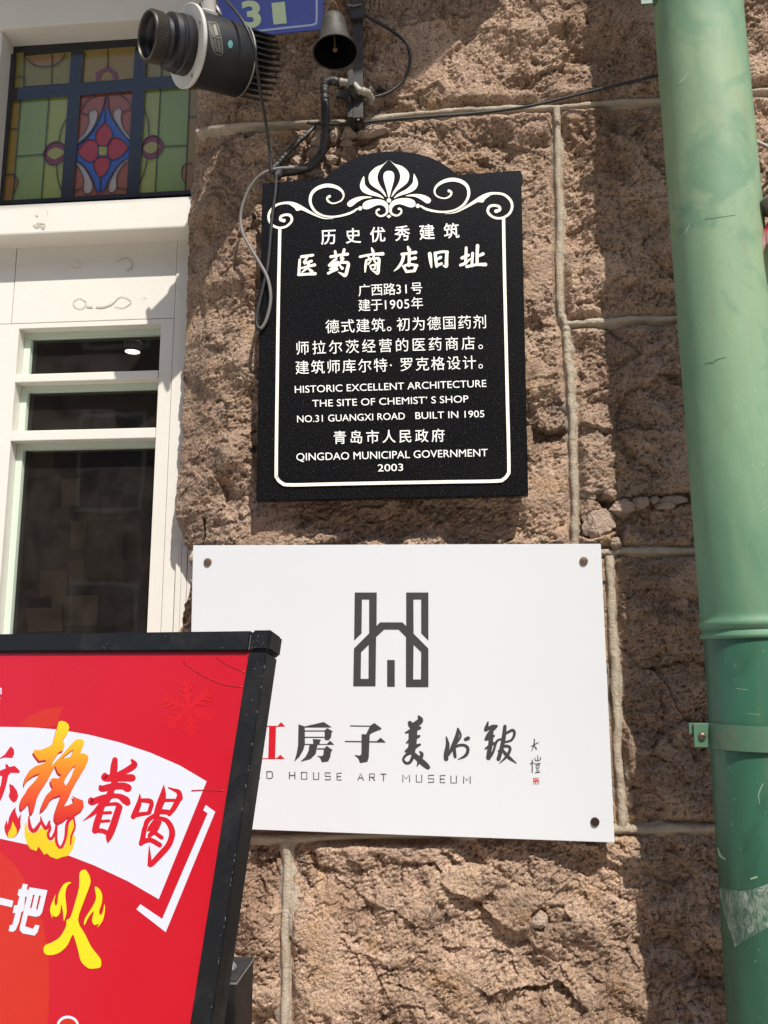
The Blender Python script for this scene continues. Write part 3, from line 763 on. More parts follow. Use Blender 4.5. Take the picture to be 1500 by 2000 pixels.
for c_ in ([(765, 595), (815, 650), (820, 700), (795, 755), (755, 768), (712, 755), (698, 690), (720, 640)], [(942, 778), (900, 730), (850, 708), (805, 720), (785, 780), (795, 850), (830, 870), (890, 840)], [(735, 1005), (700, 960), (684, 905), (705, 860), (750, 845), (795, 860), (805, 905), (775, 965)], [(563, 805), (600, 755), (650, 722), (700, 732), (720, 790), (705, 860), (660, 885), (600, 855)],
           [(312, 830), (350, 765), (405, 737), (455, 750), (482, 790), (475, 850), (450, 890), (390, 912), (345, 890)], [(1035, 790), (1060, 720), (1115, 692), (1165, 710), (1200, 770), (1160, 840), (1105, 866), (1055, 845)],
           [(660, 510), (700, 502), (716, 540), (690, 620), (640, 690), (565, 752), (568, 722), (620, 670), (650, 600), (648, 540)], [(840, 505), (870, 490), (892, 510), (886, 570), (905, 640), (950, 700), (948, 728), (890, 660), (835, 570), (828, 530)],
           [(556, 880), (600, 910), (650, 980), (680, 1060), (660, 1112), (620, 1115), (608, 1080), (612, 1010), (580, 930), (556, 905)], [(940, 855), (870, 910), (815, 1000), (792, 1070), (800, 1105), (832, 1108), (855, 1070), (855, 990), (900, 910), (940, 878)]):
    ld.stroke([(u, v, W * .85) for u, v in c_ + c_[:1]], sub=4)
ld.build('lead_line', M['sg_black'], sg)
bars = Paint(pl, .0062, mp=mpg)
for q in ([(523, 60), (614, 60), (533, 1160), (444, 1165)], [(990, 40), (1078, 40), (1018, 1130), (925, 1135)], [(95, 345), (1560, 232), (1560, 322), (85, 438)], [(45, 100), (120, 90), (22, 1172), (-30, 1200)], [(-30, 1172), (1560, 1082), (1560, 1110), (-30, 1200)]):
    bars.poly(q)
bars.build('black_bar', M['sg_black'], sg)

# dim room behind the door glass
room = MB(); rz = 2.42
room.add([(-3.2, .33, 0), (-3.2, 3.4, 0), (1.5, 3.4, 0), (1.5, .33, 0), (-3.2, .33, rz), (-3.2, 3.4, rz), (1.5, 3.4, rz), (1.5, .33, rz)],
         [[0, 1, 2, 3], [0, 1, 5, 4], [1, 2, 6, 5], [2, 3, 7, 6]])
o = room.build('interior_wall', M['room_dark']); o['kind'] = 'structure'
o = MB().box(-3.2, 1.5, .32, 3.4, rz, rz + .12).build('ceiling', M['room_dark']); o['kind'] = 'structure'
d = ray(259, 682); c = CAM + d * ((rz - .02 - CAM[2]) / d[2])
lm = MB().lathe((c[0], c[1], rz - .028), (0, 0, 1), [(.020, .0), (.023, .005), (.023, .027)], 28).build('lamp_rim', M['white_paint'], None)
lamp = empty('ceiling_lamp', (c[0], c[1], rz), 'round lit ceiling lamp seen through the top door pane', 'lamp')
lm.parent = lamp; lm.location = Vector(lm.location) - Vector(lamp.location)
MB().lathe((c[0], c[1], rz - .026), (0, 0, 1), [(.0198, 0), (.0198, .002)], 28, cap0=True).build('lamp_disc', M['lamp'], lamp)
# invented papers and prints inside, standing in for the street's reflection in the panes
mpi = crop(0, 460, 2.5)
PAP = [(300, 1190, 392, 1320, 'paper'), (345, 1395, 420, 1530, 'paper'), (260, 1330, 340, 1400, 'paper_dark'), (420, 1440, 600, 1700, 'paper_dark'), (390, 1250, 480, 1400, 'paper_dark'), (255, 1440, 340, 1560, 'paper_dark'),
       (195, 1640, 330, 1760, 'paper'), (130, 1820, 300, 1930, 'paper'), (250, 1760, 480, 1900, 'paper'), (600, 1420, 690, 1600, 'paper_dark'), (490, 1270, 600, 1390, 'paper_dark'), (100, 1060, 260, 1180, 'paper_dark'), (330, 1590, 410, 1700, 'paper')]
lab = ['pale reflection stand-in paper high on the wall inside the door', 'pale narrow reflection stand-in paper below the highest sheet inside the door', 'small dark reflection stand-in print beside the pale sheets inside the door', 'large dark reflection stand-in print right of the narrow paper inside the door', 'dark square reflection stand-in print right of the highest paper inside the door',
       'dark small reflection stand-in print left of the narrow paper inside the door', 'pale torn reflection stand-in paper low left on the wall inside the door', 'pale reflection stand-in sheet at the lower left corner of the door pane', 'wide pale reflection stand-in sheet low on the wall inside the door', 'dark reflection stand-in print by the right edge of the door pane', 'dark reflection stand-in print under the right part of the bar inside the door', 'dark wide reflection stand-in print at upper left of the big door pane', 'small pale reflection stand-in paper below the narrow sheet inside the door']
rp = random.Random(4)
for (u0, v0, u1, v1, mt), lb in zip(PAP, lab):
    YW = 1.25 + rp.uniform(0, .02)
    x_, y_ = mpi(u0, v0); x2_, y2_ = mpi(u1, v1)
    q = wallplane(YW).pts([(x_, y_), (x2_, y_ - 2), (x2_ + rp.uniform(-4, 4), y2_), (x_ + rp.uniform(-4, 4), y2_ + 2)])
    k = [(p_[0], p_[1] + .004, p_[2]) for p_ in q]
    o = MB().hexa(q, k).build('reflection_sheet', M[mt]); tagit(o, lb, 'paper', 'papers standing in for the street reflection in the door panes')
o = MB().box(-2.6, -.7, 1.276, 1.30, .3, 1.95).build('reflection_board', M['room_dark']); tagit(o, 'dark invented board behind the reflection stand-in papers inside the door glass', 'board')

# ------------------------------------------------------------------ black granite plaque
YP = -.060
pq = wallplane(YP)
outl = [(512, 358), (631, 349)] + [(640, 342), (655, 330), (672, 318.5), (690, 309.5), (707, 303.5), (725, 299), (745, 296), (765, 295), (785, 295.5), (805, 298), (823, 302), (840, 307), (856, 314), (870, 322.5), (882, 331), (894, 341)] + [(1018, 332), (1032, 968), (500, 978)]
pf = pq.pts(outl)
plaque = empty('memorial_plaque', (pf[0][0] + .25, YP, pf[-1][2]), 'black polished granite plaque with cream scrollwork and white lettering on the stone wall', 'plaque')
MB().hexa(pf, [(q[0], q[1] + .022, q[2]) for q in pf], .0012).build('granite_slab', M['granite'], plaque)
for px, py in ((560, 420), (975, 410), (560, 920), (980, 920)):
    q = P(px, py, YP + .021); MB().lathe(q, (0, 1, 0), [(.009, 0), (.009, .055)], 12, cap1=True).build('mounting_peg', M['steel'], plaque)
CX = 759.6
mo = crop(740, 300, 5.357); cu_ = 105.0
orn = Paint(pq, .0007, mp=mo)
xc = pq.at(*mo(105, 400))[0]
SC1 = [(440, 550, 20), (500, 582, 24), (600, 605, 22), (700, 609, 20), (800, 588, 20), (890, 530, 25), (938, 440, 29), (930, 355, 34), (875, 298, 38), (780, 272, 40), (680, 290, 36), (605, 340, 26), (582, 398, 18), (612, 448, 15), (690, 468, 14), (745, 442, 20), (758, 405, 22), (732, 386, 24)]
SC2 = [(690, 630, 3), (790, 618, 10), (880, 577, 20), (1000, 505, 34), (1080, 458, 44), (1150, 425, 34), (1220, 415, 24), (1310, 430, 26), (1378, 490, 28), (1394, 560, 26), (1362, 630, 26), (1290, 673, 24), (1210, 670, 24), (1153, 630, 26), (1140, 590, 27), (1162, 552, 28), (1212, 542, 26), (1258, 556, 28), (1264, 588, 30), (1226, 604, 36)]
HALF = [[(113, 68), (160, 105), (240, 130), (300, 180), (318, 230), (305, 290), (270, 330), (190, 390), (132, 455), (150, 400), (200, 320), (222, 260), (220, 210), (190, 150)],
        [(367, 210), (400, 270), (408, 320), (385, 370), (320, 410), (220, 440), (155, 468), (200, 420), (290, 370), (350, 310), (360, 260)],
        [(280, 443), (350, 425), (430, 425), (500, 445), (540, 475), (543, 500), (520, 520), (490, 515), (440, 480), (370, 450)],
        [(112, 535), (150, 492), (210, 470), (300, 466), (360, 485), (382, 515), (375, 550), (340, 563), (300, 555), (230, 530), (180, 535), (150, 556), (128, 590), (112, 590)]]
orn.poly([(105, 465), (80, 380), (52, 280), (48, 225), (65, 192), (105, 180), (145, 192), (160, 225), (157, 280), (130, 380)], smooth=4)
k0 = len(orn.v)
for hh in HALF: orn.poly(hh, smooth=3)
orn.stroke([(125, 580, 26), (122, 605, 25), (142, 634, 22), (190, 648, 19), (230, 622, 20), (234, 588, 17), (212, 572, 17)])
orn.stroke([(222, 580, 16), (208, 578, 22)])
orn.stroke(SC1); orn.stroke(SC2, sub=8); orn.poly([(1020, 505), (1090, 512), (1110, 480), (1160, 440), (1100, 430), (1020, 490)]); orn.disc(733, 392, 14); orn.disc(1226, 602, 19)
orn.disc(407, 547, 22)
k1 = len(orn.v)
nf = [f for f in orn.f if min(f) >= k0]
mir = [(2 * xc - q[0], q[1] - .0006, q[2]) for q in orn.v[k0:k1]]
orn.f += [[i - k0 + k1 for i in f][::-1] for f in nf]; orn.v += mir; orn.l += .0008
orn.disc(105, 490, 23); orn.poly([(105, 638), (130, 655), (105, 676), (80, 655)])
orn.build('ornament', M['cream_paint'], plaque)
bd = Paint(pq, .0030)
bd.stroke([(983.5, 426, 6.2), (985, 520, 6.2), (988, 650, 6.2), (991, 780, 6.4), (994, 908, 6.4), (992, 926, 6.4), (983, 936, 6.4), (968, 939.5, 6.4), (880, 941, 6.4), (760, 943, 6.4), (640, 945.5, 6.4), (566, 947, 6.4), (550, 943, 6.4), (541, 933, 6.4), (539.5, 916, 6.4), (541, 780, 6.2), (543.5, 600, 6.2), (546.5, 448, 6)], sub=5)
bd.build('border_line', M['cream_paint'], plaque)
for a_ in (
    lambda t: t.text('历史优秀建筑', 626, 464.5, 896, 451, 30, bold=.010, spaced=True),
    lambda t: t.text('广西路31号', 699, 568, 825, 563, 24, spaced=True),
    lambda t: t.text('建于1905年', 699, 597.5, 826, 592, 24, spaced=True),
    lambda t: t.text('德式建筑。初为德国药剂', 635, 639, 950, 629, 27, spaced=True),
    lambda t: t.text('师拉尔茨经营的医药商店。', 576.5, 681, 960, 669.5, 27, spaced=True, shrink='·'),
    lambda t: t.text('建筑师库尔特·罗克格设计。', 576, 719, 960, 707.5, 27, spaced=True, shrink='·'),
    lambda t: t.text('HISTORIC EXCELLENT ARCHITECTURE', 576, 767.5, 950, 755.5, 14.4),
    lambda t: t.text('THE SITE OF CHEMIST’ S SHOP', 610, 794.7, 915, 785.6, 14.2),
    lambda t: t.text('NO.31 GUANGXI ROAD', 580.5, 825, 791, 819, 14),
    lambda t: t.text('BUILT IN 1905', 811.5, 818.4, 946, 814.6, 14),
    lambda t: t.text('青岛市人民政府', 650, 855.5, 868, 851, 26, spaced=True, bold=.004),
    lambda t: t.text('QINGDAO MUNICIPAL GOVERNMENT', 579, 899.7, 952.5, 891, 15.2),
    lambda t: t.text('2003', 738, 920.8, 787.5, 919.4, 14.6)):
    tx = Paint(pq, .0007); a_(tx); tx.build('text_line', M['pale_letter'], plaque)
BR = []; A_ = crop(560, 470, 7.143); B_ = crop(750, 465, 6.818)
for s_ in ([(205, 225, 40), (365, 202, 36)], [(182, 265, 34), (174, 380, 38), (170, 475, 40)], [(165, 475, 38), (280, 468, 36), (395, 460, 46)], [(285, 232, 26), (262, 270, 34), (240, 300, 30)], [(250, 318, 30), (345, 285, 38)], [(200, 385, 24), (300, 358, 34), (390, 338, 42)],
           [(312, 300, 30), (285, 375, 36), (215, 440, 18)], [(300, 390, 24), (325, 408, 36), (350, 432, 46)],
           [(615, 225, 40), (730, 203, 34), (848, 188, 42)], [(675, 150, 34), (688, 215, 36), (692, 262, 26)], [(802, 125, 38), (785, 190, 38), (755, 245, 28)], [(668, 272, 40), (592, 345, 36)], [(600, 352, 32), (712, 300, 34)], [(715, 300, 32), (622, 396, 36)], [(605, 400, 30), (692, 368, 34)], [(580, 455, 36), (640, 425, 34), (702, 398, 38)],
           [(785, 250, 40), (745, 315, 36), (700, 358, 18)], [(765, 305, 34), (855, 312, 42), (845, 400, 46), (818, 484, 44), (775, 468, 36), (722, 440, 12)], [(738, 345, 16), (775, 385, 44)],
           [(1184, 102, 18), (1204, 152, 44)], [(1022, 225, 34), (1180, 193, 32), (1340, 184, 48)], [(1128, 215, 20), (1160, 250, 28)], [(1222, 205, 24), (1196, 250, 24)], [(1112, 275, 32), (1100, 350, 34), (1094, 436, 20)], [(1112, 270, 26), (1200, 255, 28), (1284, 252, 40), (1280, 350, 44), (1270, 452, 44), (1235, 440, 28), (1190, 420, 10)],
           [(1172, 285, 20), (1136, 328, 24)], [(1218, 275, 22), (1252, 322, 28)], [(1165, 355, 22), (1180, 402, 22)], [(1165, 350, 22), (1235, 338, 26), (1225, 398, 26)], [(1180, 402, 20), (1225, 396, 22)]):
    BR.append((A_, s_))
for s_ in ([(318, 115, 24), (338, 160, 50)], [(240, 215, 40), (330, 203, 34), (422, 190, 44)], [(262, 222, 42), (242, 310, 40), (190, 390, 32), (132, 440, 8)], [(335, 215, 38), (335, 300, 38), (333, 365, 38)], [(350, 282, 32), (418, 265, 42)], [(258, 375, 30), (300, 448, 34)], [(255, 377, 32), (340, 352, 34), (438, 366, 40)], [(432, 368, 38), (405, 432, 42)], [(298, 447, 34), (408, 436, 34)],
           [(610, 210, 50), (620, 300, 44), (632, 388, 20)], [(682, 200, 42), (690, 290, 40), (702, 375, 38)], [(682, 203, 34), (770, 182, 34), (845, 184, 36)], [(838, 186, 42), (832, 290, 44), (828, 372, 46), (790, 368, 18)], [(705, 285, 30), (755, 255, 38)], [(700, 366, 34), (765, 340, 36)],
           [(1038, 265, 42), (1125, 226, 36)], [(1095, 128, 36), (1090, 250, 38), (1085, 340, 34)], [(1018, 360, 36), (1080, 335, 38), (1150, 275, 18)], [(1180, 202, 38), (1174, 290, 36), (1170, 372, 34)], [(1246, 102, 46), (1240, 230, 40), (1240, 352, 40)], [(1255, 240, 32), (1318, 210, 44)], [(1102, 380, 38), (1230, 354, 34), (1350, 352, 48)]):
    BR.append((B_, s_))
split_ = [(A_, 0, 450), (A_, 450, 900), (A_, 900, 1500), (B_, 0, 500), (B_, 500, 900), (B_, 900, 1500)]
for cr_, u0, u1 in split_:
    br = Paint(pq, .0007)
    for m_, s_ in BR:
        if m_ is cr_ and u0 <= sum(q[0] for q in s_) / len(s_) < u1: br.stroke(s_, mp=m_)
    br.build('brush_character', M['cream_paint'], plaque)

# ------------------------------------------------------------------ white art museum sign
YS = -.034
ps_ = wallplane(YS)
o4 = [(377, 1065), (1173.5, 1062), (1200.5, 1646), (365, 1616)]
qf = ps_.pts(o4)
sign = empty('museum_sign', ((qf[0][0] + qf[1][0]) / 2, YS, qf[3][2]), 'white acrylic museum sign with a black building emblem and bronze screws', 'sign')
MB().hexa(qf, [(q[0], q[1] + .006, q[2]) for q in qf], .0008).build('acrylic_panel', M['white_acrylic'], sign)
for (px, py, mt) in ((406, 1098, 'screw'), (1140, 1096, 'screw'), (1162, 1605, 'screw_dark'), (392, 1580, 'screw')):
    q = P(px, py, YS); b = MB().lathe(q, (0, -1, 0), [(.0078, -.0005), (.0078, .0022), (.0066, .0038), (.003, .0044)], 24, cap1=True)
    s_ = autosmooth(b.build('screw', M[mt], sign))
    MB().lathe(q, (0, 1, 0), [(.006, .0062), (.006, .05)], 12, cap1=True).build('screw_shank', M['steel'], s_)
lg = Paint(ps_, .0005, mp=crop(480, 1120, 2.419))
lg.poly([(515, 90), (619, 90), (618, 250), (583, 285), (583, 123), (549, 123), (547, 283), (512, 317)])
lg.poly([(863, 90), (758, 90), (758, 250), (793, 285), (792, 123), (829, 123), (829, 283), (863, 317)])
lg.poly([(511, 355), (635, 231), (740, 231), (863, 355), (863, 537), (757, 537), (757, 300), (722, 265), (654, 265), (616, 300), (613, 533), (508, 533)],
        [[(545, 372), (581, 337), (580, 498), (543, 498)], [(793, 337), (829, 372), (828, 501), (791, 501)]])
lg.poly([(668, 409), (704, 409), (704, 535), (668, 535)])
lg.build('emblem', M['ink'], sign)
C_ = crop(500, 1390, 5.357); D_ = crop(760, 1380, 4.6875)
rd = Paint(ps_, .0005, mp=C_)
rd.poly([(40, 147), (228, 148), (262, 108), (305, 155), (210, 157), (200, 485), (215, 487), (255, 450), (300, 495), (40, 495), (40, 486), (128, 487), (138, 157), (40, 157)])
for s_ in ([(-60, 110, 30), (-100, 220, 40), (-30, 220, 14)], [(0, 170, 34), (-90, 330, 34), (-10, 300, 12)], [(-100, 460, 50), (-10, 400, 14)]): rd.stroke(s_)
rd.build('red_character', M['red_ink'], sign)
KP = []; KS = []
for q in ([(445, 132), (510, 155), (512, 340), (495, 400), (455, 470), (400, 523), (425, 440), (440, 350)], [(505, 155), (710, 108), (788, 160), (785, 165), (510, 165)], [(510, 196), (725, 196), (725, 207), (510, 207)], [(510, 262), (720, 262), (720, 273), (510, 273)],
          [(745, 172), (803, 205), (790, 225), (785, 270), (760, 298), (720, 295), (718, 195)], [(595, 285), (680, 292), (665, 325), (668, 338), (600, 338)], [(505, 337), (740, 338), (775, 303), (818, 345), (505, 347)],
          [(560, 345), (645, 345), (625, 440), (570, 495), (465, 523), (520, 470), (550, 410)], [(640, 382), (720, 383), (720, 395), (640, 394)], [(740, 358), (800, 400), (785, 420), (778, 470), (755, 520), (690, 528), (670, 480), (637, 463), (690, 465), (705, 450), (710, 390)],
          [(985, 143), (1195, 146), (1238, 118), (1312, 172), (1310, 185), (1230, 215), (1180, 245), (1150, 240), (1190, 157), (985, 154)], [(1105, 235), (1190, 238), (1180, 480), (1165, 525), (1090, 537), (1070, 490), (1028, 452), (1085, 460), (1103, 445)], [(930, 305), (1260, 309), (1305, 272), (1355, 318), (1350, 323), (930, 317)]):
    KP.append(q)
for s_ in ([(272, 92, 24), (286, 125, 54), (255, 165, 44)], [(190, 150, 40), (205, 178, 46), (250, 168, 30)], [(250, 125, 6), (235, 150, 16)], [(150, 240, 14), (210, 218, 40), (280, 195, 30)], [(232, 170, 60), (218, 250, 78), (215, 330, 74), (205, 405, 70)], [(160, 332, 14), (220, 292, 46), (276, 270, 22)], [(152, 410, 22), (210, 378, 50), (284, 347, 18)],
           [(215, 410, 44), (160, 440, 26), (130, 480, 22), (150, 515, 24), (190, 510, 26), (228, 440, 36)], [(218, 430, 40), (272, 482, 52), (330, 532, 52), (356, 556, 40)], [(282, 412, 14), (300, 440, 34), (275, 500, 30), (255, 548, 6)],
           [(524, 280, 14), (536, 350, 36), (522, 430, 42), (522, 478, 44)], [(630, 202, 18), (624, 260, 36), (590, 350, 38), (545, 440, 24)], [(636, 205, 10), (655, 270, 20), (612, 340, 20)], [(592, 350, 28), (600, 430, 32), (606, 462, 24)], [(562, 420, 12), (620, 362, 24), (690, 355, 26), (722, 390, 30), (700, 448, 28), (630, 485, 6)], [(700, 300, 32), (724, 290, 36)],
           [(905, 142, 14), (892, 190, 34), (880, 215, 26)], [(882, 218, 24), (940, 186, 34), (982, 180, 28)], [(972, 190, 28), (920, 242, 34), (882, 300, 22)], [(888, 302, 22), (930, 285, 30), (960, 268, 20)], [(935, 240, 42), (930, 330, 42), (915, 420, 42), (910, 468, 44)], [(882, 386, 16), (930, 352, 28), (972, 332, 22)],
           [(910, 468, 40), (950, 420, 24), (985, 320, 22), (1030, 296, 18)], [(1060, 182, 32), (1050, 280, 38), (1030, 380, 38), (1002, 480, 38)], [(1070, 245, 22), (1130, 216, 26), (1148, 250, 26), (1120, 306, 22), (1062, 325, 18)], [(1000, 410, 14), (1060, 362, 26), (1108, 380, 26), (1080, 450, 26), (1012, 520, 6)], [(1040, 400, 24), (1090, 460, 34), (1165, 518, 8)],
           [(1300, 365, 6), (1335, 346, 9), (1366, 329, 8)], [(1331, 300, 10), (1325, 352, 11), (1304, 412, 4)], [(1325, 352, 7), (1348, 388, 13)], [(1310, 490, 10), (1310, 602, 10)], [(1293, 526, 9), (1303, 516, 6)], [(1319, 514, 6), (1330, 520, 5)], [(1362, 450, 7), (1362, 490, 7)], [(1335, 470, 6), (1342, 496, 7), (1384, 486, 7), (1386, 464, 6)],
           [(1336, 526, 7), (1384, 520, 8)], [(1347, 540, 7), (1374, 535, 7), (1370, 558, 7), (1348, 562, 7), (1346, 542, 6)], [(1350, 575, 6), (1356, 590, 6)], [(1371, 570, 6), (1365, 590, 6)], [(1340, 605, 8), (1380, 598, 8)]):
    KS.append(s_)
for mp_, u0, u1 in ((C_, 0, 870), (C_, 870, 1500), (D_, 0, 450), (D_, 450, 800), (D_, 800, 1240), (D_, 1240, 1500)):
    kc = Paint(ps_, .0005, mp=mp_)
    for q in (KP if mp_ is C_ else KS):
        if u0 <= sum(p_[0] for p_ in q) / len(q) < u1: (kc.poly if mp_ is C_ else kc.stroke)(q)
    kc.build('signature' if u0 == 1240 else 'brush_character', M['ink'], sign)
LET = {'R': [[(0, 1), (0, 0), (.9, 0), (.9, .5), (0, .5)], [(.5, .5), (.95, 1)]], 'E': [[(1, 0), (0, 0), (0, 1), (1, 1)], [(0, .5), (.85, .5)]], 'D': [[(0, 0), (.8, 0), (1, .2), (1, .8), (.8, 1), (0, 1), (0, 0)]], 'H': [[(0, 0), (0, 1)], [(1, 0), (1, 1)], [(0, .5), (1, .5)]],
       'O': [[(0, 0), (1, 0), (1, 1), (0, 1), (0, 0)]], 'U': [[(0, 0), (0, 1), (1, 1), (1, 0)]], 'S': [[(1, 0), (0, 0), (0, .5), (1, .5), (1, 1), (0, 1)]], 'A': [[(0, 1), (.5, 0), (1, 1)], [(.2, .65), (.8, .65)]], 'T': [[(0, 0), (1, 0)], [(.5, 0), (.5, 1)]], 'M': [[(0, 1), (0, 0), (.5, .6), (1, 0), (1, 1)]]}
def letters(word, cr):
    en = Paint(ps_, .0005)
    for ch, u0, u1, v0, v1 in word:
        for s_ in LET[ch]:
            en.stroke([(*cr(u0 + (u1 - u0) * a, v0 + (v1 - v0) * b), 1.75) for a, b in s_], sub=1)
    en.build('latin_word', M['ink'], sign)
W_ = [('R', -130, -70, 622, 692), ('E', -15, 40, 624, 695), ('D', 114, 172, 627, 698), ('H', 350, 407, 632, 702), ('O', 475, 532, 636, 706), ('U', 602, 657, 638, 709), ('S', 724, 778, 640, 711), ('E', 848, 892, 643, 714), ('A', 1065, 1125, 648, 718), ('R', 1188, 1245, 650, 721), ('T', 1307, 1362, 653, 724)]
letters(W_[:3], C_); letters(W_[3:8], C_); letters(W_[8:], C_)
letters([('M', 126, 187, 624, 688), ('U', 249, 299, 627, 691), ('S', 360, 408, 629, 693), ('E', 468, 511, 631, 696), ('U', 566, 616, 635, 699), ('M', 682, 743, 639, 702)], D_)
se = Paint(ps_, .0005, mp=D_)
for s_ in ([(1321, 656, 5), (1370, 656, 5), (1370, 708, 5), (1321, 708, 5), (1321, 656, 5)], [(1330, 668, 6), (1330, 690, 6), (1345, 690, 6)], [(1345, 665, 7), (1342, 700, 7)], [(1354, 668, 6), (1358, 695, 6), (1365, 690, 5)], [(1325, 680, 6), (1364, 678, 6)]):
    se.stroke(s_, sub=1)
se.build('red_seal', M['red_ink'], sign)

# ------------------------------------------------------------------ tilted poster board on a stand
psi, phi = math.radians(14), math.radians(15.8)
T0 = P(520, 1260, -.65)
bu = np.array([math.sin(phi) * math.sin(psi), math.sin(phi) * math.cos(psi), math.cos(phi)])
bn = np.array([-math.sin(psi) * math.cos(phi), -math.cos(psi) * math.cos(phi), math.sin(phi)])
bx = np.cross(bu, bn); bx = bx if bx[0] > 0 else -bx
fp = Plane(T0, bn)
fpo = Plane(T0 - bn * .005, bn)
def bl(q): q = np.array(q) - T0; return q @ bx, q @ bu
def bw(a, c, e=0.0): return T0 + bx * a + bu * c + bn * e
a_r = bl(fp.at(520, 1282))[0]; a_i = bl(fp.at(484, 1282))[0]
c_t = bl(fp.at(480, 1232.5))[1]; c_b = bl(fp.at(480, 1271.5))[1]
WB, HB, TH = .74, .98, .030
a_l = a_r - WB; c_end = c_t - HB; sw = a_r - a_i
stand = empty('poster_stand', (T0[0] - .3, T0[1] + .03, 0), 'tilted red advertising board with a scuffed black metal frame and white banner lettering', 'advertising board')
def bbox(mb, a0, a1, c0, c1, e0, e1, bev=.0015):
    mb.hexa([bw(a0, c0, e1), bw(a1, c0, e1), bw(a1, c1, e1), bw(a0, c1, e1)], [bw(a0, c0, e0), bw(a1, c0, e0), bw(a1, c1, e0), bw(a0, c1, e0)], bev)
    return mb
bbox(MB(), a_l + sw + .0005, a_r - sw - .0005, c_b + .0003, c_t, -TH, .0012).build('frame_bar', M['black_metal'], stand)
bbox(MB(), a_l + sw, a_r - sw, c_end, c_end + .03, -TH, .001).build('frame_bar', M['black_metal'], stand)
bbox(MB(), a_r - sw, a_r, c_end, c_b - .0012, -TH, 0).build('frame_stile', M['black_metal'], stand)
bbox(MB(), a_l, a_l + sw, c_end, c_b - .0012, -TH, 0).build('frame_stile', M['black_metal'], stand)
bbox(MB(), a_r - sw - .0001, a_r + .003, c_b, c_t + .001, -TH - .002, .0022, .003).build('corner_cap', M['black_metal'], stand)
bbox(MB(), a_l - .003, a_l + sw, c_b, c_t + .001, -TH - .002, .0022, .003).build('corner_cap', M['black_metal'], stand)
chip = Paint(Plane(T0 + bn * .0002, bn), .0004)
rc = random.Random(3)
for k in range(26):
    v = rc.uniform(1284, 1990) if rc.random() < .8 else rc.uniform(1284, 1400); t_ = (v - 1282) / 718; xx = 520 - 111 * t_ - .9
    if rc.random() < .75: chip.stroke([(xx, v, rc.uniform(.4, 1.2)), (xx - .5, v + rc.uniform(1, 7), rc.uniform(.3, .9))], sub=1)
    else: chip.disc(xx - rc.uniform(2, 34), v, rc.uniform(.4, 1.0), 8)
M['chip'] = simple('bare_scratch', srgb(118, 114, 110), .6, var=.2)
chip.build('scratch', M['chip'], stand)
chip = Paint(Plane(T0 + bn * .0030, bn), .0002)
for k in range(30):
    chip.stroke([(rc.uniform(470, 516), rc.uniform(1236, 1270), .5)] + [(0, 0, .4)][:0] + [(rc.uniform(470, 516), rc.uniform(1236, 1270), .4)][:0] or [], sub=1) if False else chip.disc(rc.choice([rc.uniform(0, 480), rc.uniform(490, 518)]), rc.uniform(1240, 1268), rc.uniform(.3, .8), 7)
chip.stroke([(490, 1240, .7), (486, 1270, .7)], sub=1)
chip.build('scratch', M['chip'], stand)
sheet = bbox(MB(), a_l + .004, a_r - .004, c_end + .004, c_b + .006, -.014, -.005, 0).build('poster_sheet', M['poster_red'], stand)
mP = crop(0, 1220, 2.5643); mE = crop(0, 1390, 6.668); mF = crop(140, 1460, 6.25); mG = crop(0, 1680, 6.818)
LV = [0.00006]
def paint(mp):
    LV[0] += .00004; return Paint(fpo, LV[0], step=.00001, mp=mp)
g = paint(mP)
g.poly([(-700, 1150), (-200, 1080), (0, 1135), (70, 1195), (120, 1270), (180, 1390), (215, 1490), (238, 1620), (246, 1750), (246, 1880), (240, 2010), (225, 2500), (-700, 2500)])
g.poly([(95, 500), (150, 455), (230, 420), (320, 410), (300, 450), (285, 505), (200, 520)])
g.build('orange_shape', M['poster_orange'], sheet)
g = paint(mP)
fx, fy = 945, 420
for k in range(6):
    a = math.radians(60 * k + 22); dx, dy = math.cos(a), math.sin(a)
    g.stroke([(fx, fy, 26), (fx + dx * 125, fy + dy * 135, 20)], sub=1)
    for t_, l_ in ((50, 34), (85, 42), (112, 26)):
        for s_ in (-1, 1):
            b_ = a + s_ * math.radians(52); g.stroke([(fx + dx * t_, fy + dy * t_, 20), (fx + dx * t_ + math.cos(b_) * l_, fy + dy * t_ + math.sin(b_) * l_, 16)], sub=1)
g.build('snowflake_print', M['poster_flake'], sheet)
g = paint(mP)
g.poly([(-700, 640), (-300, 545), (0, 512), (150, 514), (300, 526), (450, 552), (600, 590), (750, 640), (900, 705), (1035, 785), (795, 1375), (640, 1285), (470, 1205), (340, 1155), (200, 1115), (0, 1072), (-300, 1110), (-700, 1250)])
g.poly([(1030, 903), (1078, 937), (830, 1540), (683, 1426), (703, 1400), (812, 1474), (1040, 945), (1018, 930)])
g.stroke([(-2, 318, 6), (6, 322, 6), (3, 332, 6), (7, 342, 6), (-2, 348, 6)]); g.disc(0, 370, 3)
g.build('white_banner', M['poster_white'], sheet)
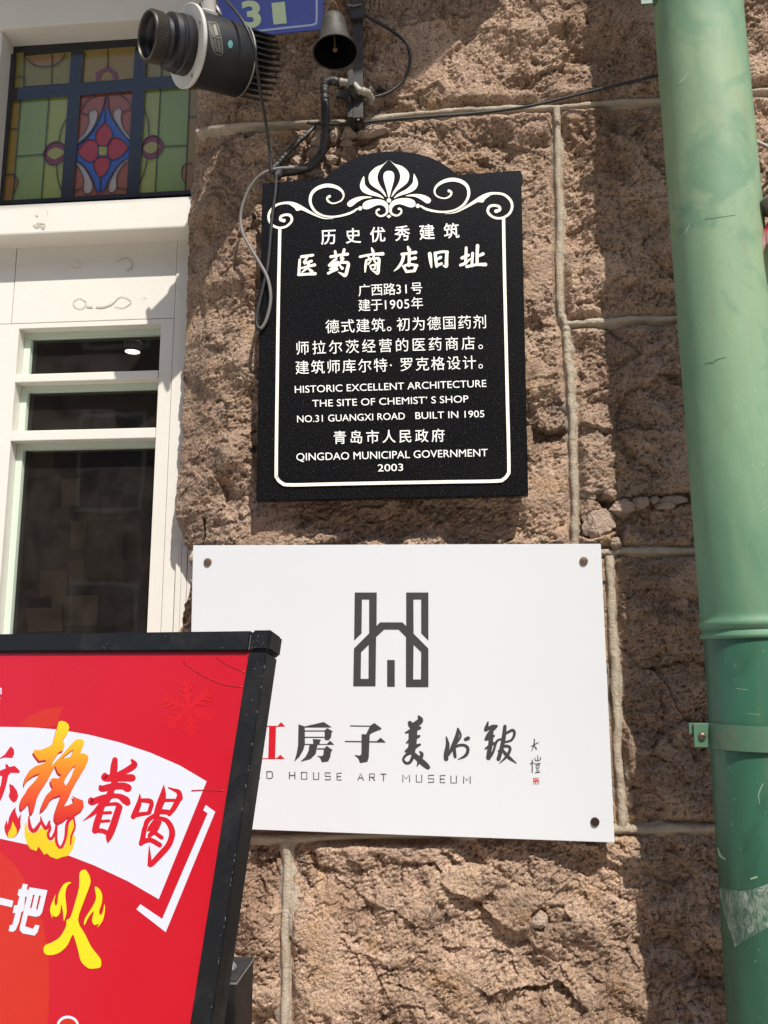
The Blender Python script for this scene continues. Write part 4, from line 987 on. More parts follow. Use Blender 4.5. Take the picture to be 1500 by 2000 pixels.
# 着喝 and the cut-off first character
g = paint(mF)
Z_ = [[(528, 150, 60), (518, 230, 78), (508, 330, 78)], [(735, 155, 30), (765, 210, 70), (690, 270, 70), (570, 325, 50)], [(405, 340, 60), (410, 372, 80), (560, 370, 84), (735, 372, 84)], [(350, 478, 40), (370, 505, 70), (480, 480, 76), (620, 470, 80), (682, 495, 92)], [(545, 330, 66), (520, 440, 74), (462, 570, 66)],
      [(235, 640, 60), (250, 665, 76), (400, 610, 66), (560, 592, 56), (650, 640, 90), (680, 672, 74)], [(480, 560, 74), (390, 680, 86), (270, 800, 48), (135, 900, 6)], [(372, 725, 54), (315, 900, 76), (285, 1015, 70)], [(400, 700, 36), (540, 690, 44), (585, 730, 66)], [(580, 730, 74), (505, 960, 80), (455, 1090, 70), (440, 1165, 10)], [(375, 800, 36), (475, 795, 36)], [(360, 902, 34), (455, 895, 34)], [(285, 1010, 54), (380, 1020, 52), (445, 1050, 56)],
      [(832, 568, 10), (822, 680, 56), (775, 800, 66), (752, 845, 58)], [(835, 645, 44), (955, 655, 56), (978, 700, 46)], [(975, 700, 50), (945, 795, 46)], [(790, 822, 54), (950, 800, 38)], [(1125, 458, 8), (1110, 600, 76), (1060, 740, 76), (1030, 850, 64)], [(1180, 490, 14), (1240, 515, 30), (1305, 545, 54), (1322, 620, 64)], [(1318, 605, 66), (1250, 735, 58), (1190, 815, 46)], [(1095, 645, 40), (1255, 645, 36)], [(1060, 780, 64), (1185, 790, 54)],
      [(1005, 832, 46), (922, 900, 56), (890, 1005, 46)], [(1040, 852, 40), (1165, 900, 56), (1226, 1030, 66), (1188, 1180, 66), (1080, 1310, 66), (972, 1425, 56), (945, 1430, 40)], [(947, 1205, 8), (950, 1340, 36), (952, 1430, 46)], [(1035, 872, 46), (962, 980, 54), (932, 1015, 24)], [(1070, 915, 50), (1012, 1010, 66), (950, 1075, 46)], [(890, 985, 54), (862, 1130, 58), (845, 1175, 50)], [(1030, 1050, 46), (1098, 1100, 46)], [(852, 1155, 56), (960, 1130, 54), (1075, 1190, 54)]]
Z_ = [[(a_, b_, c_ * 1.12) for a_, b_, c_ in s_] for s_ in Z_]
g.strokes(Z_[:13]); g.build('brush_character', M['poster_letter'], sheet)
g = paint(mF); g.strokes(Z_[13:]); g.build('brush_character', M['poster_letter'], sheet)
g = paint(mE)
g.poly([(-80, 620), (0, 602), (60, 560), (110, 490), (140, 450), (180, 490), (185, 550), (160, 605), (60, 598), (0, 615), (-80, 650)])
g.poly([(-90, 790), (0, 768), (74, 738), (68, 682), (100, 690), (120, 720), (190, 705), (225, 735), (262, 782), (240, 800), (140, 797), (108, 830), (75, 980), (30, 1110), (-10, 1185), (-90, 1250), (-60, 1100), (10, 960), (28, 840), (-40, 830)])
g.poly([(118, 940), (170, 960), (220, 1030), (238, 1100), (215, 1160), (178, 1187), (140, 1155), (112, 1100), (128, 1040)])
g.build('brush_character', M['poster_letter'], sheet)
# the burning character
HOT = [(765, 130), (800, 118), (850, 130), (888, 160), (902, 205), (888, 260), (850, 320), (808, 385), (840, 405), (838, 450), (822, 505), (765, 528), (735, 572), (700, 630), (672, 705), (740, 632), (800, 570), (880, 480), (940, 410), (990, 362), (1060, 355), (1095, 385), (1092, 430), (1060, 500), (1045, 545), (1095, 540), (1145, 575), (1152, 620), (1120, 700), (1060, 800), (1000, 900), (940, 1010), (900, 1110), (860, 1180), (830, 1235), (900, 1215), (940, 1195), (960, 1180), (955, 1140), (940, 1095), (1000, 1125), (1080, 1155), (1092, 1240), (1060, 1290), (980, 1340), (930, 1370), (880, 1375), (830, 1420), (770, 1450), (730, 1440), (705, 1390), (712, 1320), (740, 1230), (770, 1150), (795, 1085), (700, 1112), (660, 1145), (620, 1220), (570, 1280), (525, 1310), (535, 1240), (570, 1150), (600, 1090), (660, 1030), (690, 990), (660, 930), (655, 890), (690, 862), (760, 870), (800, 822), (760, 800), (735, 750), (722, 705), (700, 740), (640, 850), (580, 950), (520, 1040), (480, 1130), (450, 1250), (430, 1320), (395, 1340), (385, 1250), (375, 1190), (330, 1240), (280, 1285), (262, 1260), (260, 1200), (280, 1130), (330, 1060), (360, 1000), (430, 930), (480, 870), (515, 800), (440, 830), (370, 880), (330, 930), (315, 975), (310, 930), (330, 850), (380, 770), (460, 710), (550, 680), (590, 660), (600, 627), (510, 640), (470, 590), (430, 530), (450, 495), (520, 500), (600, 470), (660, 440), (690, 400), (720, 300), (740, 220)]
HOTH = [[(955, 488), (930, 580), (870, 600), (800, 615), (850, 570)], [(985, 700), (940, 820), (890, 920), (855, 965), (832, 920), (860, 850), (910, 770), (950, 720)]]
g = paint(mE)
g.poly([(u - 14, v + 30) for u, v in HOT], [[(u - 10, v + 22) for u, v in q] for q in HOTH])
g.build('letter_shade', M['poster_dark'], sheet)
zt_, zb_ = fpo.at(115, 1400)[2] - wloc(sheet)[2], fpo.at(115, 1600)[2] - wloc(sheet)[2]
M['hot'] = grad_mat('yellow_to_orange', [(0, srgb(180, 30, 18)), (.25, srgb(196, 74, 16)), (.5, srgb(198, 116, 14)), (.75, srgb(204, 158, 12)), (1, srgb(210, 180, 12))], 'Z', zb_, zt_)
g = paint(mE); g.poly(HOT, HOTH); g.build('burning_character', M['hot'], sheet)
g = paint(mE)
g.poly([(205, 1240), (200, 1300), (235, 1390), (275, 1330), (265, 1430), (270, 1500), (230, 1590), (180, 1640), (105, 1645), (65, 1570), (55, 1500), (85, 1410), (100, 1470), (120, 1370), (160, 1290)])
RED_ = [[(375, 1370, 20), (385, 1480, 44), (410, 1540, 50), (460, 1540, 54), (530, 1440, 34)], [(530, 1370, 14), (545, 1440, 36), (600, 1520, 44), (645, 1430, 26)], [(640, 1430, 16), (650, 1520, 36), (625, 1600, 36), (660, 1660, 34), (715, 1580, 36), (735, 1480, 30)], [(735, 1490, 30), (735, 1690, 36), (790, 1770, 36), (850, 1650, 36), (878, 1450, 44), (960, 1360, 36)], [(960, 1390, 24), (975, 1500, 24), (930, 1620, 26), (920, 1730, 18)]]
g.build('flame_print', M['poster_letter'], sheet)
g = paint(mE)
g.poly([(320, 1480), (335, 1430), (350, 1490), (372, 1560), (420, 1580), (470, 1575), (510, 1540), (540, 1500), (580, 1540), (620, 1550), (610, 1630), (640, 1685), (690, 1680), (720, 1630), (728, 1710), (760, 1775), (800, 1785), (840, 1750), (868, 1650), (885, 1500), (940, 1400), (975, 1440), (985, 1500), (950, 1600), (985, 1640), (950, 1780), (880, 1880), (820, 1890), (740, 1920), (660, 1890), (610, 1845), (575, 1865), (540, 1810), (500, 1755), (475, 1815), (400, 1790), (350, 1720), (320, 1600)])
g.poly([(165, 1430), (190, 1480), (215, 1530), (220, 1580), (185, 1630), (140, 1648), (105, 1640), (105, 1580), (140, 1520)])
g.build('flame_print', M['flame'], sheet)
g = paint(mE); g.strokes(RED_); g.build('flame_print', M['poster_letter'], sheet)
g = paint(mG)
g.poly([(-120, 470), (178, 540), (158, 628), (-120, 565)]); g.build('white_character', M['poster_white'], sheet)
g = paint(mG)
g.poly([(305, 312), (370, 325), (355, 388), (378, 395), (360, 490), (335, 485), (325, 590), (330, 600), (310, 680), (285, 690), (255, 820), (210, 930), (170, 955), (115, 945), (130, 865), (165, 860), (205, 705), (168, 705), (190, 600), (230, 600), (258, 478), (233, 465), (250, 385), (285, 382)])
g.poly([(390, 360), (632, 400), (560, 700), (530, 740), (480, 755), (370, 735), (335, 880), (440, 915), (470, 860), (527, 870), (500, 960), (460, 1005), (300, 975), (262, 930), (265, 890)], [[(440, 460), (462, 462), (420, 640), (398, 640)], [(520, 470), (545, 475), (500, 660), (480, 655)]])
g.build('white_character', M['poster_white'], sheet)
g = paint(mG)
g.poly([(1060, 170), (1125, 125), (1170, 165), (1205, 250), (1195, 340), (1120, 540), (1040, 800), (1130, 980), (1220, 1160), (1330, 1300), (1348, 1370), (1330, 1430), (1230, 1445), (1170, 1435), (1080, 1350), (1040, 1200), (1000, 1060), (965, 995), (900, 1130), (800, 1225), (700, 1262), (610, 1255), (580, 1200), (600, 1135), (700, 1090), (800, 1020), (880, 880), (885, 800), (940, 755), (1010, 530), (1055, 350)], smooth=3)
g.poly([(950, 298), (900, 340), (870, 450), (885, 620), (885, 710), (850, 810), (840, 700), (815, 590), (800, 700), (750, 755), (705, 735), (695, 700), (700, 775), (670, 690), (675, 610), (745, 450), (725, 540), (740, 605), (765, 570), (780, 450), (840, 330), (900, 295)], smooth=3)
g.poly([(1262, 358), (1320, 380), (1360, 460), (1355, 570), (1320, 680), (1335, 730), (1370, 690), (1390, 585), (1398, 660), (1370, 800), (1295, 900), (1315, 845), (1260, 865), (1225, 800), (1250, 680), (1180, 760), (1125, 870), (1130, 780), (1230, 620), (1280, 500)], smooth=3)
g.build('fire_character', M['fire_yellow'], sheet)
g = paint(mP)
g.poly([(340 + 56 * math.cos(a), 2010 + 52 * math.sin(a)) for a in np.linspace(0, 6.28, 28)[:-1]]); g.build('round_print', M['poster_white'], sheet)
g = paint(mP)
g.poly([(340 + 46 * math.cos(a), 2014 + 42 * math.sin(a)) for a in np.linspace(0, 6.28, 28)[:-1]]); g.build('round_print', M['poster_orange'], sheet)
# bubbles under the laminate at the corner
M['bubble'] = simple('laminate_crease', srgb(172, 14, 30), .28, var=.05)
for L in ([(920, 190), (1010, 250), (1110, 296), (1215, 313)], [(1085, 165), (1150, 205), (1225, 238)], [(960, 832), (1040, 829), (1125, 832)]):
    MB().tube([fpo.at(*mP(u, v), .0002) for u, v in L], .0008, n=8, sub=8).build('laminate_crease', M['poster_red'], sheet, smooth=True)
# stand post behind the board
Xp = P(462, 1916, -.70)[0]; d_ = ray(495, 1894); Yp = CAM[1] + Xp / d_[0] * d_[1]; Zp = P(462, 1916, -.70)[2]
mb = MB().box(Xp - .055, Xp, -.70, Yp, .02, Zp, .0015)
post = mb.build('stand_post', M['black_metal'], stand)
MB().lathe((Xp - .022, (-.70 + Yp) / 2 - .0, Zp), (0, 0, 1), [(.012, -.0005), (.011, .003), (.008, .006), (.004, .011), (.001, .012)], 9, cap1=True).build('bolt', M['steel'], post)
MB().box(Xp - .0555, Xp + .0005, -.7006, Yp + .0005, Zp - .0035, Zp - .0015).build('post_rim', M['steel'], post)
MB().box(Xp - .30, Xp + .16, -1.0, Yp + .18, 0, .02, .004).build('base_plate', M['black_metal'], stand)
qb = bw(a_r - .3, c_end + .3, -TH)
MB().box(Xp - .045, Xp - .008, qb[1] + .0, -.699, .92, .98, .001).build('mounting_arm', M['black_metal'], stand)

# ------------------------------------------------------------------ green downpipe
XPI, YPI, RP = .480, -.19, .0795
zj = P(1420, 1243, YPI - .02)[2]
class Cyl:
    """vertical pipe surface that photo pixels are read onto."""
    def __init__(self, c, ax, r): self.c = np.array(c, float); self.a = np.array(ax, float) / np.linalg.norm(ax); self.r = r
    def at(self, px, py, lift=0.0):
        d = ray(px, py); d = d / np.linalg.norm(d); o = CAM - self.c; dp = d - self.a * (d @ self.a); op = o - self.a * (o @ self.a); r = self.r + lift
        A, B, C = dp @ dp, 2 * dp @ op, op @ op - r * r; D = max(B * B - 4 * A * C, 0); return CAM + d * ((-B - math.sqrt(D)) / (2 * A))
    def pts(self, xy, lift=0.0): return [self.at(a, b, lift) for a, b in xy]
pipe = empty('downpipe', (XPI, YPI, 0), 'faded green rainwater downpipe with a dark green lower section on the stone wall', 'drainpipe')
lean = np.array([-.0155, 0, 1.0]); lean /= np.linalg.norm(lean)
top0 = np.array([XPI, YPI, zj])
MB().lathe(top0, lean, [(RP - .006, -.004), (RP + .0022, -.002), (RP + .0026, .003), (RP + .0004, .006), (RP + .0002, .0085), (RP - .002, .010), (RP - .002, .013), (RP + .003, .0165), (RP + .0042, .021), (RP + .003, .0255), (RP + .0002, .029), (RP, .033), (RP - .0006, .036), (RP, .040), (RP, .3), (RP, .6), (RP, .9), (RP, 1.2), (RP, 1.5), (RP, 2.2)], 72).build('upper_pipe', M['pipe_up'], pipe, smooth=True)
MB().lathe((XPI, YPI, .12), (0, 0, 1), [(RP - .0025, 0), (RP - .0025, .4), (RP - .0025, .8), (RP - .0025, zj - .12), (RP - .003, zj - .118)], 72).build('lower_pipe', M['pipe_low'], pipe, smooth=True)
mb = MB()
mb.tube([(XPI, YPI, .16), (XPI, YPI, .1), (XPI, YPI - .05, .05), (XPI, YPI - .15, .03)], RP - .004, n=24, sub=5)
mb.build('outlet_elbow', M['pipe_low'], pipe, smooth=True)
def clamp(zc, xc, hgt, bowl=.002):
    n = 60; vs = []; fs = []
    for i in range(n + 1):
        a = math.pi * (1.02 + .96 * i / n)
        for (r, z) in ((RP + .0006, -hgt / 2), (RP + .0032, -hgt / 2), (RP + .0032, hgt / 2), (RP + .0006, hgt / 2)):
            vs.append((xc + r * math.cos(a), YPI + r * math.sin(a), zc + z))
        if i: fs += [[(i - 1) * 4 + k, (i - 1) * 4 + (k + 1) % 4, i * 4 + (k + 1) % 4, i * 4 + k] for k in range(4)]
    c = obj('pipe_clamp', vs, fs, M['clamp'], pipe)
    for sgn in (-1, 1):
        xa, xb2 = xc + sgn * (RP + .0005), xc + sgn * (RP + .027)
        MB().box(min(xa, xb2), max(xa, xb2), YPI - .012, YPI - .009, zc - hgt / 2 + .001, zc + hgt / 2 - .0005, .0006).build('clamp_lug', M['clamp'], c)
        MB().box(min(xa, xb2) - (.006 if sgn < 0 else 0), max(xa, xb2) + (.006 if sgn > 0 else 0), YPI - .007, YPI - .004, zc + .002, zc + hgt / 2, .0006).build('clamp_lug', M['clamp'], c)
        None
        if sgn > 0: MB().box(xc - .008, xc + .008, YPI + RP - .004, .012, zc - .006, zc + .006, .0006).build('wall_spike', M['clamp'], c)
        q = (xc + sgn * (RP + .0145), YPI - .012, zc - .001)
        s_ = MB().lathe(q, (0, -1, 0), [(.0062, -.0005), (.0062, .002), (.005, .004), (.002, .005)], 16, cap1=True).build('screw', M['screw'], c, smooth=True)
        MB().box(q[0] - .0036, q[0] + .0036, q[1] - .0054, q[1] - .0044, q[2] - .0008, q[2] + .0008).box(q[0] - .0008, q[0] + .0008, q[1] - .0053, q[1] - .0043, q[2] - .0036, q[2] + .0036).build('screw_slot', M['dark_hole'], s_)
zc1 = (P(1370, 1416, YPI - .012)[2] + P(1370, 1457, YPI - .012)[2]) / 2
clamp(zc1, XPI, .039)
zc0 = P(1265, 8, YPI - .012)[2] + .02
clamp(zc0, XPI - .0155 * (zc0 - zj), .04)
cyl = Cyl((XPI, YPI, 0), (0, 0, 1), RP - .0025)
NU, NV = 28, 20; vs = []; fs = []
for j in range(NV + 1):
    for i in range(NU + 1):
        u, v = i / NU, j / NV
        xt, yt = 1404 + u * 150, 1733 + 10 * math.sin(u * 5) - 10 * u; xb_, yb_ = 1435 + u * 119, 1850 - 66 * u ** .9
        xm = xt + (xb_ - xt) * v ** 1.25; vs.append(cyl.at(xm, yt + (yb_ - yt) * v, .0007 + .0004 * math.sin(i * 1.3 + j)))
        if i and j: k = j * (NU + 1) + i; fs.append([k, k - 1, k - NU - 2, k - NU - 1])
obj('tape_residue', vs, fs, M['film'], pipe, smooth=True)
# scuffs and hairline cracks
M['scuff'] = simple('pale_scuff', srgb(142, 164, 134), .6, var=.2); M['crack'] = simple('paint_crack', srgb(66, 96, 70), .6, var=.2)
cu2 = Cyl(top0, lean, RP); mA = crop(1040, 0, 3.261); mB = crop(1040, 600, 2.857); mC = crop(1040, 1300, 2.857)
g = Paint(cu2, .0004)
for st in ([(935, 530, 8), (960, 505, 16), (990, 465, 6)], [(970, 1490, 6), (985, 1460, 12), (1000, 1430, 4)]): g.stroke(st, mp=mA)
g.build('scuff_mark', M['scuff'], pipe)
g = Paint(cyl, .0004)
for st in ([(1035, 1020, 8), (1048, 1060, 12), (1075, 1080, 8)], [(1140, 128, 3), (1200, 136, 3)], [(1285, 660, 5), (1262, 720, 4), (1268, 770, 3)], [(1220, 1190, 10), (1250, 1180, 12)], [(1200, 268, 2), (1255, 272, 2)]): g.stroke(st, mp=mC)
g.build('scuff_mark', M['scuff'], pipe)
g = Paint(cu2, .0004)
g.stroke([(960, 318, 3), (985, 308, 4), (1005, 312, 5), (1025, 295, 4), (1080, 278, 2)], mp=mB); g.stroke([(1100, 1395, 3), (1180, 1385, 3), (1290, 1368, 3)], mp=mA)
g.build('crack_line', M['crack'], pipe)

# ------------------------------------------------------------------ spotlight on the corner
E0 = P(470, 121, -.135)
vd = (E0 - CAM); dist = vd @ FW; S = .93 * dist / F_PX; vn = vd / np.linalg.norm(vd)
rr_ = RT - vn * (RT @ vn); rr_ /= np.linalg.norm(rr_); uu_ = np.cross(rr_, vn)
AX = (-.966 * rr_ + .255 * uu_) * .885 - vn * .465; AX /= np.linalg.norm(AX)
spot = empty('spotlight', E0 + np.array([0, 0, .08]), 'black cylindrical projector spotlight with a pale grey flange and rear cooling fins', 'spotlight')
k = S
body = autosmooth(MB().lathe(E0, AX, [(62 * k, -2 * k), (68 * k, 0), (69.5 * k, 2.58 * k), (70 * k, 51.6 * k), (71 * k, 117 * k)], 64, cap0=True, cap1=True).build('body', M['black_dusty'], spot), 40)
autosmooth(MB().lathe(E0, AX, [(60 * k, 117 * k), (78 * k, 117.4 * k), (79 * k, 118.7 * k), (79 * k, 123.8 * k), (77.5 * k, 125.1 * k), (53.94 * k, 125.1 * k)], 64).build('flange', M['alu'], spot), 40)
autosmooth(MB().lathe(E0, AX, [(54.87 * k, 123.8 * k), (55.8 * k, 125.6 * k), (55.8 * k, 142.8 * k), (53.01 * k, 145.3 * k), (53.01 * k, 151.4 * k), (53.94 * k, 153.1 * k), (53.01 * k, 163.4 * k), (48.36 * k, 166 * k), (42.78 * k, 168.6 * k), (41.85 * k, 177.2 * k)], 64).build('front_barrel', M['lens_black'], spot), 30)
lens = autosmooth(MB().lathe(E0, AX, [(41.85 * k, 177.2 * k), (45.57 * k, 178 * k), (46.5 * k, 179.7 * k), (46.5 * k, 204.7 * k), (45.57 * k, 206.4 * k)], 64).build('focus_ring', M['lens_black'], spot), 30)
autosmooth(MB().lathe(E0, AX, [(45.57 * k, 206.4 * k), (44.18 * k, 208.1 * k), (41.85 * k, 207.7 * k), (40.92 * k, 204.7 * k)], 64).build('lens_rim', M['brass_worn'], lens), 40)
autosmooth(MB().lathe(E0, AX, [(40.92 * k, 204.7 * k), (38.13 * k, 194.4 * k), (37.2 * k, 193.5 * k), (33.48 * k, 182.3 * k), (30.69 * k, 181.5 * k), (26.04 * k, 172 * k), (18.6 * k, 171.1 * k)], 48).build('lens_baffle', M['lens_black'], lens), 30)
M['lens'] = simple('lens_glass', srgb(70, 66, 64), .08, spec=.9, var=.2)
MB().lathe(E0, AX, [(25.11 * k, 172.4 * k), (18.6 * k, 174.6 * k), (9.3 * k, 176.3 * k), (0.093 * k, 176.8 * k)], 40).build('lens_glass', M['lens'], lens, smooth=True)
ua = np.cross(AX, (0, 0, 1)); ua /= np.linalg.norm(ua); va = np.cross(ua, AX)
mb = MB()
for i in range(72):          # knurling
    a = 2 * math.pi * i / 72; rad = ua * math.cos(a) + va * math.sin(a); tn = -ua * math.sin(a) + va * math.cos(a)
    c0 = E0 + AX * 184 * k + rad * 46.4 * k; c1 = E0 + AX * 203.8 * k + rad * 46.4 * k
    mb.hexa([c0 - tn * 1.3 * k, c0 + tn * 1.3 * k, c0 + tn * .7 * k + rad * 1.6 * k, c0 - tn * .7 * k + rad * 1.6 * k], [c1 - tn * 1.3 * k, c1 + tn * 1.3 * k, c1 + tn * .7 * k + rad * 1.6 * k, c1 - tn * .7 * k + rad * 1.6 * k])
mb.build('knurling', M['brass_worn'], lens)
up_s = uu_ - AX * (uu_ @ AX); up_s /= np.linalg.norm(up_s); sd = np.cross(AX, up_s)
for i in range(12):          # cooling fins
    y = -62 + i * 11.3; hw = math.sqrt(max(68 ** 2 - y * y, 16 ** 2)); q = []
    for t_, ww in ((1.5, 1.0), (-44, 1.0), (-56, .95), (-62, .84)):
        q += [(t_, hw * ww)]
    outl_ = [E0 + AX * t_ * k + sd * w_ * k + up_s * y * k for t_, w_ in q] + [E0 + AX * t_ * k - sd * w_ * k + up_s * y * k for t_, w_ in q[::-1]]
    MB().hexa([p_ - up_s * 1.3 * k for p_ in outl_], [p_ + up_s * 1.3 * k for p_ in outl_]).build('cooling_fin', M['lens_black'], spot)
for a in (38, 128, 218, 308):
    a = math.radians(a); c0 = E0 + AX * 125.1 * k + (up_s * math.cos(a) + sd * math.sin(a)) * 68.5 * k
    s_ = MB().lathe(c0, AX, [(3.6 * k, 0), (3.4 * k, 1.032 * k), (1.4 * k, 1.204 * k), (1.3 * k, .6 * k)], 14, cap1=True).build('screw', M['steel'], spot)
MB().lathe(E0, AX, [(70.6 * k, 3.44 * k), (71.2 * k, 5.16 * k), (70.8 * k, 6.88 * k)], 64).build('retaining_ring', M['steel'], spot, smooth=True)
sc = Cyl(E0, AX, 70.7 * k)
M['label'] = simple('grey_label', srgb(58, 56, 52), .5, var=.1); M['label_ink'] = simple('label_print', srgb(138, 132, 120), .5, var=.1); M['sticker'] = simple('turquoise_sticker', srgb(86, 138, 140), .5, var=.08)
mS = crop(240, 0, 2.5)
class Paint2(Paint): pass
g = Paint(sc, .0004, mp=mS)
def qd(g, A, B, C, D, n=6):
    for i in range(n):
        a, b = i / n, (i + 1) / n; L = lambda p, q, t: (p[0] + (q[0] - p[0]) * t, p[1] + (q[1] - p[1]) * t)
        g.lay([mS(*L(A, D, a)), mS(*L(B, C, a)), mS(*L(B, C, b)), mS(*L(A, D, b))], [[0, 1, 2, 3]])
qd(g, (413, 102), (466, 122), (489, 262), (440, 248)); g.build('rating_label', M['label'], spot)
g = Paint(sc, .0007, mp=mS)
for st in ([(415, 105, 2), (464, 124, 2), (487, 259, 2), (442, 246, 2), (415, 105, 2)], [(428, 178, 2), (478, 184, 2)], [(446, 120, 12), (460, 172, 16)]): g.stroke(st, sub=4, cap=False)
rg = random.Random(9)
for i in range(6):
    for j in range(3):
        u, v = 432 + i * 1.6 + j * 15, 190 + i * 10 + j * 4; g.stroke([(u, v, 3), (u + rg.uniform(5, 11), v + 2, 3)], sub=1, cap=False)
for i in range(4): g.stroke([(420 + i * 5, 118 + 3 * i, 2), (434 + i * 5, 170 + 3 * i, 2)], sub=1, cap=False)
g.build('label_print', M['label_ink'], spot)
g = Paint(sc, .0005, mp=mS); g.poly([(525 + 12 * math.cos(a), 216 + 20 * math.sin(a)) for a in np.linspace(0, 6.28, 21)[:-1]]); g.build('sticker', M['sticker'], spot)
# mount above the body: hinge knuckle, strap and wall arm
h0 = E0 + AX * 84 * k + up_s * 69 * k
mb = MB(); mb.lathe(h0 - up_s * 4 * k, up_s, [(20 * k, 0), (20 * k, 8 * k), (14 * k, 10 * k), (12 * k, 30 * k)], 24, cap1=True); mb.build('mount_boss', M['alu'], spot, smooth=False)
h1 = P(400, 10, -.20); mb = MB(); mb.lathe(h1, (.55, -.8, .1), [(.0005, .0), (.008, .0), (.0105, -.002), (.0105, -.024)], 20); mb.build('hinge_knuckle', M['brass_worn'], spot)
MB().tube([P(393, 20, -.185), P(412, 16, -.17), P(428, 30, -.14), P(420, 4, -.13), P(418, -40, -.10), P(420, -80, -.01)], .006, n=8, sub=5).build('mount_arm', M['steel'], spot, smooth=True)

# ------------------------------------------------------------------ hanging bell
bc = P(655, 103, -.17); vb = bc - CAM; sb = (vb @ FW) / F_PX; vb /= np.linalg.norm(vb)
rb = RT - vb * (RT @ vb); rb /= np.linalg.norm(rb); ub = np.cross(rb, vb)
ab = -ub * .70 - vb * .71 + rb * .03; ab /= np.linalg.norm(ab)
bell = empty('hanging_bell', bc - ab * .11, 'small aged bronze bell hanging with its dark mouth turned down', 'bell')
pr = [(a_, b_ * .86) for a_, b_ in [(2, -104), (12, -103), (20, -99), (23.5, -91), (25, -76), (27.5, -58), (30.5, -38), (34.5, -20), (39, -8), (43.5, -2), (45, 0), (44, 1), (42, -.5)]]
autosmooth(MB().lathe(bc, ab, [(r * sb, t * sb) for r, t in pr], 48).build('bell_body', M['bell'], bell), 50)
MB().lathe(bc, ab, [(41.2 * sb, -.8 * sb), (36 * sb, -6 * sb), (29 * sb, -20 * sb), (24 * sb, -45 * sb), (20 * sb, -72 * sb)] + [(.05 * sb, -80 * sb)], 40).build('bell_inside', M['bell_in'], bell, smooth=True)
mb = MB(); bm = bmesh.new(); bmesh.ops.create_uvsphere(bm, u_segments=16, v_segments=10, radius=5 * sb); bmesh.ops.translate(bm, verts=bm.verts, vec=Vector(bc - ab * 8 * sb)); mb.bm(bm)
mb.tube([bc - ab * 10 * sb, bc - ab * 76 * sb], 1.4 * sb, n=6, sub=2); mb.build('clapper', M['rust'], bell, smooth=True)
cr = bc - ab * 90 * sb
mb = MB(); mb.tube([cr + rb * 2 * sb, cr + ub * 12 * sb - rb * 4 * sb, cr + ub * 26 * sb, cr + ub * 14 * sb + rb * 8 * sb, cr - rb * 1 * sb], .0022, n=8, sub=6)
mb.build('bell_loop', M['rust'], bell, smooth=True)
for i in range(3):
    c_ = P(660 + 5 * (i % 2), 20 - 22 * i, -.12); mb = MB(); ang = i * 1.3
    e1 = rb * math.cos(ang) + vb * math.sin(ang)
    mb.tube([c_ + e1 * 6 * sb * math.cos(t) + ub * 14 * sb * math.sin(t) for t in np.linspace(0, 6.28, 13)], .0022, n=8, sub=3); mb.build('chain_link', M['rust'], bell, smooth=True)

# ------------------------------------------------------------------ iron bracket on the wall above the plaque
brk = empty('iron_bracket', P(697, 230, -.02), 'dark vertical iron bracket bolted to the wall behind the bell', 'bracket')
xl, xr = P(680, 150, -.05)[0], P(708.5, 150, -.05)[0]; zb_ = P(694, 231, -.05)[2]
mb = MB(); mb.box(xl + .010, xr, -.052, -.047, zb_, zb_ + .62, .0008); mb.build('front_plate', M['bracket'], brk)
mb = MB(); mb.box(xl + .0103, xl + .0148, -.0468, .01, zb_ + .001, zb_ + .62, .0008); mb.build('side_plate', M['bracket'], brk)
mb = MB(); mb.box(xl, xl + .0098, -.054, -.012, zb_ + .0005, zb_ + .055, .001).box(xr - .004, xr + .0006, -.0466, .01, zb_ + .001, zb_ + .05, .001); mb.build('foot_block', M['bracket'], brk)
mb = MB(); mb.box(xl + .004, xr + .003, -.062, -.0525, P(690, 40, -.055)[2], P(690, 40, -.055)[2] + .06, .003); mb.build('tape_wrap', M['tape'], brk)
mb = MB(); mb.tube([P(677, 8, -.064), P(690, 11, -.0655), P(706, 8, -.064)], .0012, n=6, sub=4); mb.build('wire_tie', M['pvc'], brk, smooth=True)
q0, q1, q2, q3 = P(684, 138, -.085), P(683, 160, -.083), P(690, 185, -.07), P(696, 202, -.054)
mb = MB(); mb.hexa([P(678, 140, -.085), P(688, 134, -.085), P(692, 166, -.084), P(680, 168, -.084)], [P(679, 140, -.079), P(689, 134, -.079), P(693, 166, -.078), P(681, 168, -.078)], .0015)
mb.hexa([P(680, 168.3, -.084), P(692, 166.3, -.084), P(697, 192, -.06), P(684, 186, -.064)], [P(681, 168.3, -.078), P(693, 166.3, -.078), P(698, 192, -.054), P(685, 186, -.058)], .0015); mb.build('hook_strap', M['bracket'], brk)
mb = MB(); mb.hexa([P(656, 178, -.022), P(683, 172, -.022), P(683, 192, -.022), P(658, 194, -.022)], [P(656, 178, -.014), P(683, 172, -.014), P(683, 192, -.014), P(658, 194, -.014)], .001); mb.build('bolt_lug', M['bracket'], brk)
for px, py in ((662, 184), (726, 178)):
    q = P(px, py, -.020); s_ = MB().lathe(q, (-.2, -1, .1), [(.0065, -.012), (.0065, .003), (.0042, .0032), (.0042, .010), (.003, .011)], 6, cap1=True).build('hex_bolt', M['steel'], brk)
mb = MB(); mb.hexa([P(735, 176, -.02), P(752, 176, -.02), P(740, 166, -.03)], [P(735, 180, -.006), P(752, 180, -.006), P(740, 172, -.006)]); mb.build('fixing_lug', M['tape'], brk)

